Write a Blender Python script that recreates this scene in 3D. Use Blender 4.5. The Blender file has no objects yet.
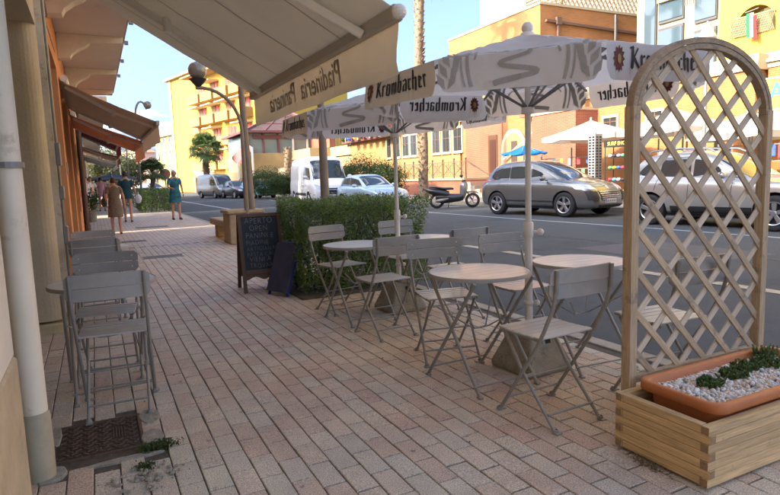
import bpy, bmesh, math, random
import numpy as np
from mathutils import Vector, Matrix
from mathutils.bvhtree import BVHTree
random.seed(7); rng = np.random.default_rng(7)
R = math.radians
col = bpy.context.scene.collection
sc = bpy.context.scene

# ---------------------------------------------------------------- camera
CH = 1.25
ROT = ((0.8929131293, 0.0836304817, -0.4423935873), (-0.4489632089, 0.0917644397, -0.8888258123), (-0.0337369312, 0.9922626820, 0.1194846824))
cam_d = bpy.data.cameras.new('camera'); cam = bpy.data.objects.new('camera', cam_d); col.objects.link(cam)
cam_d.sensor_width = 36; cam_d.lens = 586/780*36; cam_d.clip_start = .05; cam_d.clip_end = 2000
cam.matrix_world = Matrix.Translation((0, 0, CH)) @ Matrix(ROT).to_4x4()
sc.camera = cam
# ---------------------------------------------------------------- light
SUN_EL = 27.0; SUN_AZ = 3.0       # the sun's light travels towards +X, a few degrees towards +Y
w = bpy.data.worlds.new("World"); sc.world = w; w.use_nodes = True
nt = w.node_tree; nt.nodes.clear()
out = nt.nodes.new('ShaderNodeOutputWorld'); bg = nt.nodes.new('ShaderNodeBackground')
sky = nt.nodes.new('ShaderNodeTexSky'); sky.sky_type = 'NISHITA'; sky.sun_disc = False
sky.sun_elevation = R(SUN_EL); sky.sun_rotation = R(-90 - SUN_AZ); sky.air_density = .44; sky.dust_density = 5.0; sky.ozone_density = 3.0
tc = nt.nodes.new('ShaderNodeTexCoord'); mp = nt.nodes.new('ShaderNodeMapping'); mp.inputs['Scale'].default_value = (1.3, 2.2, 6.5)
mp.inputs['Rotation'].default_value = (0, R(8), R(20)); mp.inputs['Location'].default_value = (.35, .1, .2)
ns = nt.nodes.new('ShaderNodeTexNoise'); ns.inputs['Scale'].default_value = 1.7; ns.inputs['Detail'].default_value = 7; ns.inputs['Roughness'].default_value = .62
cr = nt.nodes.new('ShaderNodeValToRGB'); cr.color_ramp.elements[0].position = .54; cr.color_ramp.elements[0].color = (0, 0, 0, 1)
cr.color_ramp.elements[1].position = .8; cr.color_ramp.elements[1].color = (.55, .55, .55, 1)
mx = nt.nodes.new('ShaderNodeMixRGB'); mx.inputs['Color2'].default_value = (18, 18, 18, 1)
nt.links.new(tc.outputs['Generated'], mp.inputs['Vector']); nt.links.new(mp.outputs[0], ns.inputs['Vector'])
nt.links.new(ns.outputs['Fac'], cr.inputs['Fac']); nt.links.new(cr.outputs['Color'], mx.inputs['Fac'])
nt.links.new(sky.outputs[0], mx.inputs['Color1']); nt.links.new(mx.outputs[0], bg.inputs['Color'])
bg.inputs['Strength'].default_value = .15
nt.links.new(bg.outputs[0], out.inputs['Surface'])
sl = bpy.data.lights.new('sun', 'SUN'); so = bpy.data.objects.new('sun', sl); col.objects.link(so)
sl.energy = 2.0; sl.angle = R(.5); sl.color = (1, .81, .56)
tr = Vector((math.cos(R(SUN_EL))*math.cos(R(SUN_AZ)), math.cos(R(SUN_EL))*math.sin(R(SUN_AZ)), -math.sin(R(SUN_EL))))
so.rotation_euler = tr.to_track_quat('-Z', 'Y').to_euler()
sc.view_settings.view_transform = 'Standard'; sc.view_settings.look = 'None'; sc.view_settings.gamma = 1
sc.view_settings.exposure = 2.4
sc.cycles.max_bounces = 8; sc.cycles.transparent_max_bounces = 12

# ---------------------------------------------------------------- pixel helpers (photograph pixels to world points on a real plane)
_Rm = Matrix(ROT)
def _ray(x, y): return _Rm @ Vector(((x-390)/586, (247.5-y)/586, -1))
def PZ(x, y, z=0.0):
    d = _ray(x, y); return Vector((0, 0, CH)) + d*((z-CH)/d.z)
def PX(x, y, X):
    d = _ray(x, y); return Vector((0, 0, CH)) + d*(X/d.x)
def PY(x, y, Y):
    d = _ray(x, y); return Vector((0, 0, CH)) + d*(Y/d.y)
def PD(x, y, D): return Vector((0, 0, CH)) + _ray(x, y)*D

# ---------------------------------------------------------------- materials
_M = {}
def mat(name, c, rough=.6, metal=0, var=.0, scale=8, bump=0, bscale=None, grain=None, spec=.5, trans=0, coat=0, rand=0, dirt=None, alpha=None):
    if name in _M: return _M[name]
    m = bpy.data.materials.new(name); m.use_nodes = True; n = m.node_tree; b = n.nodes['Principled BSDF']
    b.inputs['Roughness'].default_value = rough; b.inputs['Metallic'].default_value = metal
    b.inputs['Specular IOR Level'].default_value = spec; b.inputs['Coat Weight'].default_value = coat
    b.inputs['Coat Roughness'].default_value = .05
    c = tuple(c) + (1,); b.inputs['Base Color'].default_value = c
    L = n.links.new
    tc = n.nodes.new('ShaderNodeTexCoord'); mp = n.nodes.new('ShaderNodeMapping'); L(tc.outputs['Object'], mp.inputs['Vector'])
    oi = n.nodes.new('ShaderNodeObjectInfo'); 
    vm = n.nodes.new('ShaderNodeVectorMath'); vm.operation = 'SCALE'; vm.inputs['Scale'].default_value = 37.0
    cb = n.nodes.new('ShaderNodeCombineXYZ'); L(oi.outputs['Random'], cb.inputs[0]); L(oi.outputs['Random'], cb.inputs[1])
    L(cb.outputs[0], vm.inputs[0]); L(vm.outputs[0], mp.inputs['Location'])
    if grain: mp.inputs['Scale'].default_value = grain
    last = None
    if var or rand:
        no = n.nodes.new('ShaderNodeTexNoise'); no.inputs['Scale'].default_value = scale; no.inputs['Detail'].default_value = 6; no.inputs['Roughness'].default_value = .6
        L(mp.outputs[0], no.inputs['Vector'])
        mr = n.nodes.new('ShaderNodeMapRange'); mr.inputs['From Min'].default_value = .25; mr.inputs['From Max'].default_value = .75
        mr.inputs['To Min'].default_value = 1-var; mr.inputs['To Max'].default_value = 1+var; L(no.outputs['Fac'], mr.inputs['Value'])
        hs = n.nodes.new('ShaderNodeHueSaturation'); hs.inputs['Color'].default_value = c
        v = mr.outputs[0]
        if rand:
            r2 = n.nodes.new('ShaderNodeMapRange'); r2.inputs['To Min'].default_value = 1-rand; r2.inputs['To Max'].default_value = 1+rand
            L(oi.outputs['Random'], r2.inputs['Value']); mu = n.nodes.new('ShaderNodeMath'); mu.operation = 'MULTIPLY'
            L(v, mu.inputs[0]); L(r2.outputs[0], mu.inputs[1]); v = mu.outputs[0]
        L(v, hs.inputs['Value']); L(hs.outputs[0], b.inputs['Base Color']); last = hs.outputs[0]
    if dirt:
        dc, dscale, thr = dirt
        g = n.nodes.new('ShaderNodeNewGeometry'); d = n.nodes.new('ShaderNodeTexNoise'); d.inputs['Scale'].default_value = dscale; d.inputs['Detail'].default_value = 9; d.inputs['Roughness'].default_value = .7
        L(g.outputs['Position'], d.inputs['Vector']); rp = n.nodes.new('ShaderNodeMapRange'); rp.inputs['From Min'].default_value = thr; rp.inputs['From Max'].default_value = thr+.14
        L(d.outputs['Fac'], rp.inputs['Value']); mi = n.nodes.new('ShaderNodeMixRGB'); mi.inputs['Color2'].default_value = tuple(dc)+(1,)
        if last: L(last, mi.inputs['Color1'])
        else: mi.inputs['Color1'].default_value = c
        L(rp.outputs[0], mi.inputs['Fac']); L(mi.outputs[0], b.inputs['Base Color']); last = mi.outputs[0]
    if bump:
        bn = n.nodes.new('ShaderNodeTexNoise'); bn.inputs['Scale'].default_value = bscale or scale*3; bn.inputs['Detail'].default_value = 5
        L(mp.outputs[0], bn.inputs['Vector']); bu = n.nodes.new('ShaderNodeBump'); bu.inputs['Strength'].default_value = bump; bu.inputs['Distance'].default_value = .01
        L(bn.outputs['Fac'], bu.inputs['Height']); L(bu.outputs[0], b.inputs['Normal'])
    if trans:
        t = n.nodes.new('ShaderNodeBsdfTranslucent'); t.inputs['Color'].default_value = c
        if last: L(last, t.inputs['Color'])
        ms = n.nodes.new('ShaderNodeMixShader'); ms.inputs[0].default_value = trans
        L(b.outputs[0], ms.inputs[1]); L(t.outputs[0], ms.inputs[2]); L(ms.outputs[0], n.nodes['Material Output'].inputs['Surface'])
    _M[name] = m; return m

def leafmat(name, c1, c2, scale=3.0, tr=.35):
    if name in _M: return _M[name]
    m = bpy.data.materials.new(name); m.use_nodes = True; n = m.node_tree; b = n.nodes['Principled BSDF']; L = n.links.new
    b.inputs['Roughness'].default_value = .45
    g = n.nodes.new('ShaderNodeNewGeometry'); no = n.nodes.new('ShaderNodeTexNoise'); no.inputs['Scale'].default_value = scale; no.inputs['Detail'].default_value = 4
    L(g.outputs['Position'], no.inputs['Vector'])
    ad = n.nodes.new('ShaderNodeMath'); ad.operation = 'MULTIPLY_ADD'; ad.inputs[1].default_value = .55; L(g.outputs['Random Per Island'], ad.inputs[0])
    mu = n.nodes.new('ShaderNodeMath'); mu.operation = 'MULTIPLY_ADD'; mu.inputs[1].default_value = .9; mu.inputs[2].default_value = -.2; L(no.outputs['Fac'], mu.inputs[0]); L(mu.outputs[0], ad.inputs[2])
    mi = n.nodes.new('ShaderNodeMixRGB'); mi.inputs['Color1'].default_value = tuple(c1)+(1,); mi.inputs['Color2'].default_value = tuple(c2)+(1,)
    L(ad.outputs[0], mi.inputs['Fac']); L(mi.outputs[0], b.inputs['Base Color'])
    t = n.nodes.new('ShaderNodeBsdfTranslucent'); L(mi.outputs[0], t.inputs['Color'])
    ms = n.nodes.new('ShaderNodeMixShader'); ms.inputs[0].default_value = tr; L(b.outputs[0], ms.inputs[1]); L(t.outputs[0], ms.inputs[2])
    L(ms.outputs[0], n.nodes['Material Output'].inputs['Surface'])
    _M[name] = m; return m

def glassmat(name, c=(.02, .025, .03), rough=.04):
    if name in _M: return _M[name]
    m = bpy.data.materials.new(name); m.use_nodes = True; b = m.node_tree.nodes['Principled BSDF']
    b.inputs['Base Color'].default_value = tuple(c)+(1,); b.inputs['Roughness'].default_value = rough; b.inputs['Specular IOR Level'].default_value = .8; b.inputs['Coat Weight'].default_value = .6
    _M[name] = m; return m

# ---------------------------------------------------------------- mesh helpers
def tag(o, label=None, cat=None, group=None, kind=None):
    if label: o['label'] = label
    if cat: o['category'] = cat
    if group: o['group'] = group
    if kind: o['kind'] = kind
    return o
def thing(name, label, cat, loc=(0, 0, 0), rz=0, group=None):
    o = bpy.data.objects.new(name, None); col.objects.link(o); o.location = loc; o.rotation_euler = (0, 0, rz); o.empty_display_size = .1
    return tag(o, label, cat, group)
def root_loc(p):
    v = Vector((0, 0, 0))
    while p is not None: v += Vector(p.location); p = p.parent
    return v
class MB:
    def __init__(s): s.v = []; s.f = []; s.mi = []; s.cur = 0
    def add(s, vs, fs):
        b = len(s.v); s.v += [tuple(v) for v in vs]; s.f += [tuple(b+i for i in f) for f in fs]; s.mi += [s.cur]*len(fs); return s
    def box(s, x0, x1, y0, y1, z0, z1):
        return s.add([(x0,y0,z0),(x1,y0,z0),(x1,y1,z0),(x0,y1,z0),(x0,y0,z1),(x1,y0,z1),(x1,y1,z1),(x0,y1,z1)], [(3,2,1,0),(4,5,6,7),(0,1,5,4),(1,2,6,5),(2,3,7,6),(3,0,4,7)])
    def bar(s, p, q, wd, ht, up=(0, 0, 1)):
        p = Vector(p); q = Vector(q); d = (q-p).normalized(); u = Vector(up)
        if abs(d.dot(u)) > .98: u = Vector((0, 1, 0))
        a = d.cross(u).normalized(); b = a.cross(d).normalized(); vs = []
        for c in (p, q):
            for i, j in ((-1,-1),(1,-1),(1,1),(-1,1)): vs.append(c + a*(i*wd/2) + b*(j*ht/2))
        return s.add(vs, [(3,2,1,0),(4,5,6,7),(0,1,5,4),(1,2,6,5),(2,3,7,6),(3,0,4,7)])
    def tube(s, pts, r, n=8, cap=True):
        pts = [Vector(p) for p in pts]; rs = r if isinstance(r, (list, tuple)) else [r]*len(pts); vs = []; fs = []
        ref = None
        for i, p in enumerate(pts):
            d = (pts[min(i+1, len(pts)-1)] - pts[max(i-1, 0)]).normalized()
            if ref is None: ref = d.orthogonal().normalized()
            a = (ref - d*ref.dot(d)).normalized(); ref = a; b = d.cross(a)
            for k in range(n):
                t = 2*math.pi*k/n; vs.append(p + (a*math.cos(t)+b*math.sin(t))*rs[i])
        for i in range(len(pts)-1):
            for k in range(n):
                fs.append((i*n+k, i*n+(k+1)%n, (i+1)*n+(k+1)%n, (i+1)*n+k))
        if cap: fs.append(tuple(range(n-1, -1, -1))); fs.append(tuple((len(pts)-1)*n+k for k in range(n)))
        return s.add(vs, fs)
    def lathe(s, prof, c=(0, 0, 0), n=24, axis='z', cap=False):
        vs = []; fs = []
        for r, h in prof:
            for k in range(n):
                t = 2*math.pi*k/n; x, y = r*math.cos(t), r*math.sin(t)
                if axis == 'z': vs.append((c[0]+x, c[1]+y, c[2]+h))
                elif axis == 'y': vs.append((c[0]+x, c[1]+h, c[2]+y))
                else: vs.append((c[0]+h, c[1]+x, c[2]+y))
        for i in range(len(prof)-1):
            for k in range(n): fs.append((i*n+k, i*n+(k+1)%n, (i+1)*n+(k+1)%n, (i+1)*n+k))
        if cap: fs.append(tuple(range(n-1, -1, -1))); fs.append(tuple((len(prof)-1)*n+k for k in range(n)))
        return s.add(vs, fs)
    def sphere(s, c, r, n=12, sz=1.0):
        return s.lathe([(max(r*math.sin(math.pi*i/n), 1e-4), -r*sz*math.cos(math.pi*i/n)) for i in range(n+1)], c, n*2)
    def prism(s, poly, h, frame=None):
        """poly: 2D points; frame (origin, a, b, n): a,b in-plane axes, extruded by h along n"""
        o, a, b, nn = [Vector(t) for t in (frame or ((0,0,0),(1,0,0),(0,1,0),(0,0,1)))]
        m = len(poly); vs = [o+a*x+b*y for x, y in poly] + [o+a*x+b*y+nn*h for x, y in poly]
        fs = [tuple(range(m-1, -1, -1)), tuple(range(m, 2*m))] + [(i, (i+1) % m, m+(i+1) % m, m+i) for i in range(m)]
        return s.add(vs, fs)
    def quad(s, a, b, c, d): return s.add([a, b, c, d], [(0, 1, 2, 3)])
    def grid(s, rows):
        m = len(rows[0]); vs = [p for r in rows for p in r]; fs = []
        for i in range(len(rows)-1):
            for j in range(m-1): fs.append((i*m+j, i*m+j+1, (i+1)*m+j+1, (i+1)*m+j))
        return s.add(vs, fs)
    def mesh(s, name, m, off=None, smooth=False):
        me = bpy.data.meshes.new(name); vs = s.v
        if off is not None: vs = [(v[0]-off[0], v[1]-off[1], v[2]-off[2]) for v in vs]
        me.from_pydata(vs, [], s.f)
        for x in (m if isinstance(m, (list, tuple)) else [m]): me.materials.append(x)
        if isinstance(m, (list, tuple)): me.polygons.foreach_set('material_index', s.mi)
        if smooth: me.polygons.foreach_set('use_smooth', [True]*len(s.f))
        me.update(); return me
    def build(s, name, m, parent=None, world=False, smooth=False, bevel=0, seg=1, angle=None):
        off = root_loc(parent) if (world and parent is not None) else None
        o = bpy.data.objects.new(name, s.mesh(name, m, off, smooth)); col.objects.link(o); o.parent = parent
        if bevel:
            b = o.modifiers.new('bevel', 'BEVEL'); b.width = bevel; b.segments = seg; b.limit_method = 'ANGLE'
        if smooth == 'auto' or angle:
            me = o.data
            me.polygons.foreach_set('use_smooth', [True]*len(me.polygons)); 
            bm = bmesh.new(); bm.from_mesh(me)
            for e in bm.edges:
                if len(e.link_faces) == 2 and e.calc_face_angle(0) > R(angle or 35): e.smooth = False
            bm.to_mesh(me); bm.free()
        return o
def MBbox(*a): return MB().box(*a)
def beam(name, p, q, wd, ht, m, parent, up=(0, 0, 1), bevel=.002):
    """one straight board as an object of its own, its local X along its length (so grain runs along it); p,q in the parent's space"""
    p = Vector(p); q = Vector(q); d = (q-p); L = d.length; d.normalize(); u = Vector(up)
    if abs(d.dot(u)) > .98: u = Vector((0, 1, 0))
    a = u.cross(d).normalized(); b = d.cross(a).normalized()
    key = ('beam', round(L, 3), wd, ht, m.name)
    if key not in _M:
        mb_ = MBbox(0, L, -wd/2, wd/2, -ht/2, ht/2); mm_ = m
        if name == 'board': mb_.mi = [0, 0, 0, 1, 0, 1]; mm_ = [m, mat('end_grain', (.30, .20, .105), .85, var=.3, scale=60)]
        _M[key] = mb_.mesh(name, mm_)
    o = bpy.data.objects.new(name, _M[key]); col.objects.link(o); o.parent = parent
    o.matrix_local = Matrix(((d.x, a.x, b.x, p.x), (d.y, a.y, b.y, p.y), (d.z, a.z, b.z, p.z), (0, 0, 0, 1)))
    if bevel: bv = o.modifiers.new('bevel', 'BEVEL'); bv.width = bevel; bv.segments = 2
    return o
def share(name, mesh, parent, loc=(0, 0, 0), rot=(0, 0, 0), scale=(1, 1, 1)):
    o = bpy.data.objects.new(name, mesh); col.objects.link(o); o.parent = parent; o.location = loc; o.rotation_euler = rot; o.scale = scale; return o
def copy_tree(o, parent=None):
    c = o.copy(); col.objects.link(c); c.parent = parent
    for ch in KIDS.get(o.name, None) or [x for x in o.children]: copy_tree(ch, c)
    return c
KIDS = {}
def clone(o, loc, rz=0, label=None):
    c = copy_tree(o); c.location = loc; c.rotation_euler = (0, 0, rz)
    if label: c['label'] = label
    return c
def npmesh(name, V, F, m, parent=None, smooth=False, kind=None):
    me = bpy.data.meshes.new(name); k = F.shape[1]; me.vertices.add(len(V)); me.vertices.foreach_set('co', V.astype('f').ravel())
    me.loops.add(F.size); me.loops.foreach_set('vertex_index', F.astype('i').ravel())
    me.polygons.add(len(F)); me.polygons.foreach_set('loop_start', np.arange(0, F.size, k, dtype='i')); me.update(calc_edges=True); me.validate()
    me.materials.append(m)
    if smooth: me.polygons.foreach_set('use_smooth', [True]*len(F))
    o = bpy.data.objects.new(name, me); col.objects.link(o); o.parent = parent
    if kind: o['kind'] = kind
    return o
def leaves(name, P, size, m, parent=None, nrm=None, asp=.5, jit=.9, kind='stuff'):
    """rhombic leaves at points P (n,3), random tilt about nrm"""
    n = len(P); a = rng.normal(size=(n, 3)); b = rng.normal(size=(n, 3))
    if nrm is not None: b = nrm + b*jit*.5; a = np.cross(b, a)
    a /= np.linalg.norm(a, axis=1, keepdims=True); b = b - a*(a*b).sum(1, keepdims=True); b /= np.linalg.norm(b, axis=1, keepdims=True)
    c = np.cross(a, b); s = (size*rng.uniform(.6, 1.3, n))[:, None]
    V = np.stack([P-a*s*.5, P+c*s*asp*.5+b*s*.08, P+a*s*.5, P-c*s*asp*.5+b*s*.08], 1).reshape(-1, 3)
    return npmesh(name, V, np.arange(4*n).reshape(n, 4), m, parent, kind=kind)
def text_mb(txt, size, bold=0.0, shear=0.0, xs=1.0, spacing=1.0, align='CENTER'):
    """triangulated text outline as (2D verts, faces)"""
    cu = bpy.data.curves.new('t', 'FONT'); cu.body = txt; cu.size = size; cu.shear = shear; cu.space_character = spacing; cu.align_x = align
    cu.offset = bold; cu.resolution_u = 4
    o = bpy.data.objects.new('t', cu); col.objects.link(o)
    dg = bpy.context.evaluated_depsgraph_get(); me = bpy.data.meshes.new_from_object(o.evaluated_get(dg))
    V = [(v.co.x*xs, v.co.y) for v in me.vertices]; F = [tuple(p.vertices) for p in me.polygons]
    bpy.data.objects.remove(o); bpy.data.meshes.remove(me); bpy.data.curves.remove(cu)
    return V, F
def text_obj(name, txt, size, m, parent, origin, a, b, **kw):
    """flat lettering lying in the plane (origin; a right, b up)"""
    V, F = text_mb(txt, size, **kw); o_, a, b = Vector(origin), Vector(a), Vector(b)
    return MB().add([o_+a*x+b*y for x, y in V], F).build(name, m, parent, world=True)
# ---------------------------------------------------------------- palette
ORANGE = mat('orange_plaster', (.62, .27, .10), .9, var=.12, scale=2, bump=.3, bscale=60, dirt=((.35, .17, .08), 3, .58))
CREAMW = mat('cream_plaster', (.56, .50, .36), .9, var=.10, scale=3, bump=.35, bscale=50, dirt=((.36, .31, .21), 2.5, .56))
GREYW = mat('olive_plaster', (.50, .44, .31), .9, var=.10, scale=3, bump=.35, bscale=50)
OCHREW = mat('ochre_base', (.52, .42, .26), .9, var=.2, scale=6, bump=.5, bscale=40, dirt=((.55, .45, .33), 9, .55))
SOFFIT = mat('soffit_plaster', (.70, .65, .54), .95, var=.05, scale=1.5, dirt=((.56, .48, .40), 1.2, .6))
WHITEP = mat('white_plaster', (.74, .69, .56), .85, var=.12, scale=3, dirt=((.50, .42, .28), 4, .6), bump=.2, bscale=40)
DARK = mat('dark_void', (.02, .02, .02), .9)
CONC = mat('concrete', (.30, .27, .20), .92, var=.25, scale=14, bump=.8, bscale=90, dirt=((.16, .15, .11), 18, .55))
GRAYMETAL = mat('grey_metal', (.24, .24, .23), .45, .3, var=.1)
TAUPE = mat('taupe_paint', (.34, .335, .305), .42, 0, var=.10, scale=12, rand=.08, coat=.1, dirt=((.20, .17, .13), 34, .66))
TAUPELEG = mat('taupe_leg', (.27, .262, .235), .42, 0, var=.08, scale=12, coat=.1)
WHITEM = mat('white_metal', (.72, .70, .64), .35, var=.04)
ASPHALT = mat('asphalt', (.088, .098, .102), .95, spec=.25, var=.14, scale=60, bump=.6, bscale=260, dirt=((.066, .075, .079), .7, .52))
LINEW = mat('road_paint_white', (.45, .47, .46), .7, var=.2, scale=14)
LINEC = mat('road_paint_cream', (.42, .37, .27), .75, var=.25, scale=14, dirt=((.16, .155, .145), 7, .55))
GLASS = glassmat('dark_glass', (.025, .036, .04))
GLASSB = glassmat('blue_glass', (.05, .08, .10), .06)
LEAFH = leafmat('hedge_leaf', (.04, .085, .015), (.25, .36, .075), 6)
LEAFD = leafmat('dark_leaf', (.010, .022, .010), (.045, .075, .02), 4)
LEAFP = leafmat('palm_leaf', (.03, .07, .02), (.14, .20, .06), 1.2)

# paver material: each brick's colour follows its place in the bond, the joints are geometry near by and drawn only far off
PW, PL = .105, .206
def paver_mat(name, joints):
    m = bpy.data.materials.new(name); m.use_nodes = True; n = m.node_tree; b = n.nodes['Principled BSDF']; L = n.links.new
    def M(op, a, c=None, d=None):
        x = n.nodes.new('ShaderNodeMath'); x.operation = op
        for i, t in enumerate((a, c, d)):
            if t is None: continue
            if isinstance(t, (int, float)): x.inputs[i].default_value = t
            else: L(t, x.inputs[i])
        return x.outputs[0]
    g = n.nodes.new('ShaderNodeNewGeometry'); sp = n.nodes.new('ShaderNodeSeparateXYZ'); L(g.outputs['Position'], sp.inputs[0])
    fx = M('DIVIDE', sp.outputs[0], PW); row = M('FLOOR', fx); par = M('MODULO', M('ADD', row, 1000), 2)
    fy = M('ADD', M('DIVIDE', sp.outputs[1], PL), M('MULTIPLY', par, .5)); cl = M('FLOOR', fy)
    cb = n.nodes.new('ShaderNodeCombineXYZ'); L(row, cb.inputs[0]); L(cl, cb.inputs[1])
    wn = n.nodes.new('ShaderNodeTexWhiteNoise'); wn.noise_dimensions = '3D'; L(cb.outputs[0], wn.inputs['Vector'])
    big = n.nodes.new('ShaderNodeTexNoise'); big.inputs['Scale'].default_value = .55; big.inputs['Detail'].default_value = 3; L(g.outputs['Position'], big.inputs['Vector'])
    f = M('ADD', M('MULTIPLY_ADD', wn.outputs['Value'], .5, .14), M('MULTIPLY', M('SUBTRACT', big.outputs['Fac'], .5), 1.0))
    cr = n.nodes.new('ShaderNodeValToRGB'); e = cr.color_ramp.elements
    e[0].position = 0; e[0].color = (.49, .33, .245, 1); e[1].position = 1; e[1].color = (.47, .45, .34, 1)
    for ps, c in ((.2, (.50, .38, .285, 1)), (.42, (.54, .445, .335, 1)), (.62, (.49, .435, .345, 1)), (.82, (.56, .51, .38, 1))):
        x = e.new(ps); x.color = c
    L(f, cr.inputs[0])
    sp2 = n.nodes.new('ShaderNodeTexNoise'); sp2.inputs['Scale'].default_value = 190; sp2.inputs['Detail'].default_value = 2; L(g.outputs['Position'], sp2.inputs['Vector'])
    mr = n.nodes.new('ShaderNodeMapRange'); mr.inputs['From Min'].default_value = .3; mr.inputs['From Max'].default_value = .7; mr.inputs['To Min'].default_value = .55; mr.inputs['To Max'].default_value = 1.5
    L(sp2.outputs['Fac'], mr.inputs['Value'])
    st = n.nodes.new('ShaderNodeTexNoise'); st.inputs['Scale'].default_value = 3.1; st.inputs['Detail'].default_value = 8; st.inputs['Roughness'].default_value = .7; L(g.outputs['Position'], st.inputs['Vector'])
    m2 = n.nodes.new('ShaderNodeMapRange'); m2.inputs['From Min'].default_value = .35; m2.inputs['From Max'].default_value = .7; m2.inputs['To Min'].default_value = 1.14; m2.inputs['To Max'].default_value = .84
    L(st.outputs['Fac'], m2.inputs['Value'])
    hs = n.nodes.new('ShaderNodeHueSaturation'); hs.inputs['Saturation'].default_value = .92; L(cr.outputs[0], hs.inputs['Color'])
    sp3 = n.nodes.new('ShaderNodeTexNoise'); sp3.inputs['Scale'].default_value = 17; sp3.inputs['Detail'].default_value = 3; L(g.outputs['Position'], sp3.inputs['Vector'])
    m3 = n.nodes.new('ShaderNodeMapRange'); m3.inputs['From Min'].default_value = .66; m3.inputs['From Max'].default_value = .74; m3.inputs['To Min'].default_value = 1; m3.inputs['To Max'].default_value = .55
    L(sp3.outputs['Fac'], m3.inputs['Value'])
    v = M('MULTIPLY', M('MULTIPLY', mr.outputs[0], m2.outputs[0]), m3.outputs[0])
    if joints:
        ax = M('ABSOLUTE', M('SUBTRACT', M('FRACT', fx), .5)); ay = M('ABSOLUTE', M('SUBTRACT', M('FRACT', fy), .5))
        j = M('MAXIMUM', M('GREATER_THAN', ax, .455), M('GREATER_THAN', ay, .482))
        v = M('MULTIPLY', v, M('SUBTRACT', 1, M('MULTIPLY', j, .55)))
    L(v, hs.inputs['Value']); L(hs.outputs[0], b.inputs['Base Color'])
    b.inputs['Roughness'].default_value = .74
    bu = n.nodes.new('ShaderNodeBump'); bu.inputs['Strength'].default_value = .5; bu.inputs['Distance'].default_value = .004; L(sp2.outputs['Fac'], bu.inputs['Height']); L(bu.outputs[0], b.inputs['Normal'])
    return m
PAVER = paver_mat('paver', False); PAVFAR = paver_mat('paver_far', True)
JOINT = mat('joint_sand', (.11, .09, .07), .95, var=.3, scale=20)
EARTH = mat('earth', (.10, .085, .06), .95, var=.35, scale=12, bump=1, bscale=50)

# ---------------------------------------------------------------- ground
ROADZ = -.07; KX = 3.27
MBbox(-400, 600, -300, 900, -2, -.35).build('ground', EARTH)['kind'] = 'structure'
MBbox(KX+.001, 14.2, -12, 260, -.6, ROADZ).build('road', ASPHALT)['kind'] = 'structure'
pv = MB(); pv.box(-2.2, KX-.13, -3, 13, -.3, -.008); pv = pv.build('pavement', JOINT); pv['kind'] = 'structure'
fp = MB().box(-2.2, KX-.13, 13, 200, -.3, 0).build('far_pavement', PAVFAR); fp['kind'] = 'structure'
# pavers: the nearest ones single, the others joined
HOLE = (-.32, .13, 2.93, 3.42)      # the iron cover with its cement bed
cells = []
for r_ in range(-20, 31):
    x0 = r_*PW
    if x0+PW > KX-.13 or x0 < -2.2: continue
    par = (r_+1000) % 2
    for c_ in range(-16, 66):
        y0 = (c_-par*.5)*PL; cx_, cy_ = x0+PW/2, y0+PL/2
        if y0 > 13-PL or y0 < -3: continue
        if -.36 < cx_ < .14 and 2.88 < cy_ < 3.47: continue
        if cx_ < -.335 and not (2.75 < cy_ < 5.85 or 6.2 < cy_ < 9.5): continue
        if .14 < cx_ < .24 and 2.75 < cy_ < 3.0: continue
        d = _Rm.transposed() @ Vector((cx_, cy_, -CH)); dep = -d.z
        vis = dep > .5 and -20 < 390+586*d.x/dep < 800 and 0 < 247.5-586*d.y/dep < 520
        cells.append((dep if vis else dep+100, x0, y0))
cells.sort()
def paver_mb(x0, y0, mb, z):
    g_, c = .0027, .003; X0, X1, Y0, Y1 = x0+g_, x0+PW-g_, y0+g_*1.7, y0+PL-g_*1.7
    mb.add([(X0,Y0,-.014+z),(X1,Y0,-.014+z),(X1,Y1,-.014+z),(X0,Y1,-.014+z),(X0,Y0,z-c),(X1,Y0,z-c),(X1,Y1,z-c),(X0,Y1,z-c),(X0+c,Y0+c,z),(X1-c,Y0+c,z),(X1-c,Y1-c,z),(X0+c,Y1-c,z)],
           [(0,1,5,4),(1,2,6,5),(2,3,7,6),(3,0,4,7),(4,5,9,8),(5,6,10,9),(6,7,11,10),(7,4,8,11),(8,9,10,11)])
pm_ = MB(); paver_mb(-PW/2, -PL/2, pm_, 0); pm_ = pm_.mesh('paver', PAVER)
rest = MB()
for i, (d, x0, y0) in enumerate(cells):
    z = random.gauss(0, .0012); 
    if i < 300:
        share('paver', pm_, pv, (x0+PW/2+random.gauss(0, .0006), y0+PL/2, z), (random.gauss(0, .006), random.gauss(0, .008), random.gauss(0, .004)))
    else: paver_mb(x0, y0, rest, z)
rest.build('pavers', PAVER, pv)['kind'] = 'stuff'
# kerb stones
kb = MB().box(KX-.13, KX, -12, 200, -.3, -.02).build('kerb', CONC); kb['kind'] = 'structure'
KST = mat('kerb_stone', (.36, .32, .25), .85, var=.18, scale=9, bump=.5, bscale=60, rand=.12)
ks = MBbox(-.062, .062, -.245, .245, -.03, .004).mesh('kerb_stone', KST)
for i in range(34):
    o = share('kerb_stone', ks, kb, (KX-.066, -1.5+i*.5, 0)); b_ = o.modifiers.new('bevel', 'BEVEL'); b_.width = .006
MBbox(KX-.128, KX-.004, 15.35, 200, -.02, .003).build('kerb_top', KST, kb)
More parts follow.
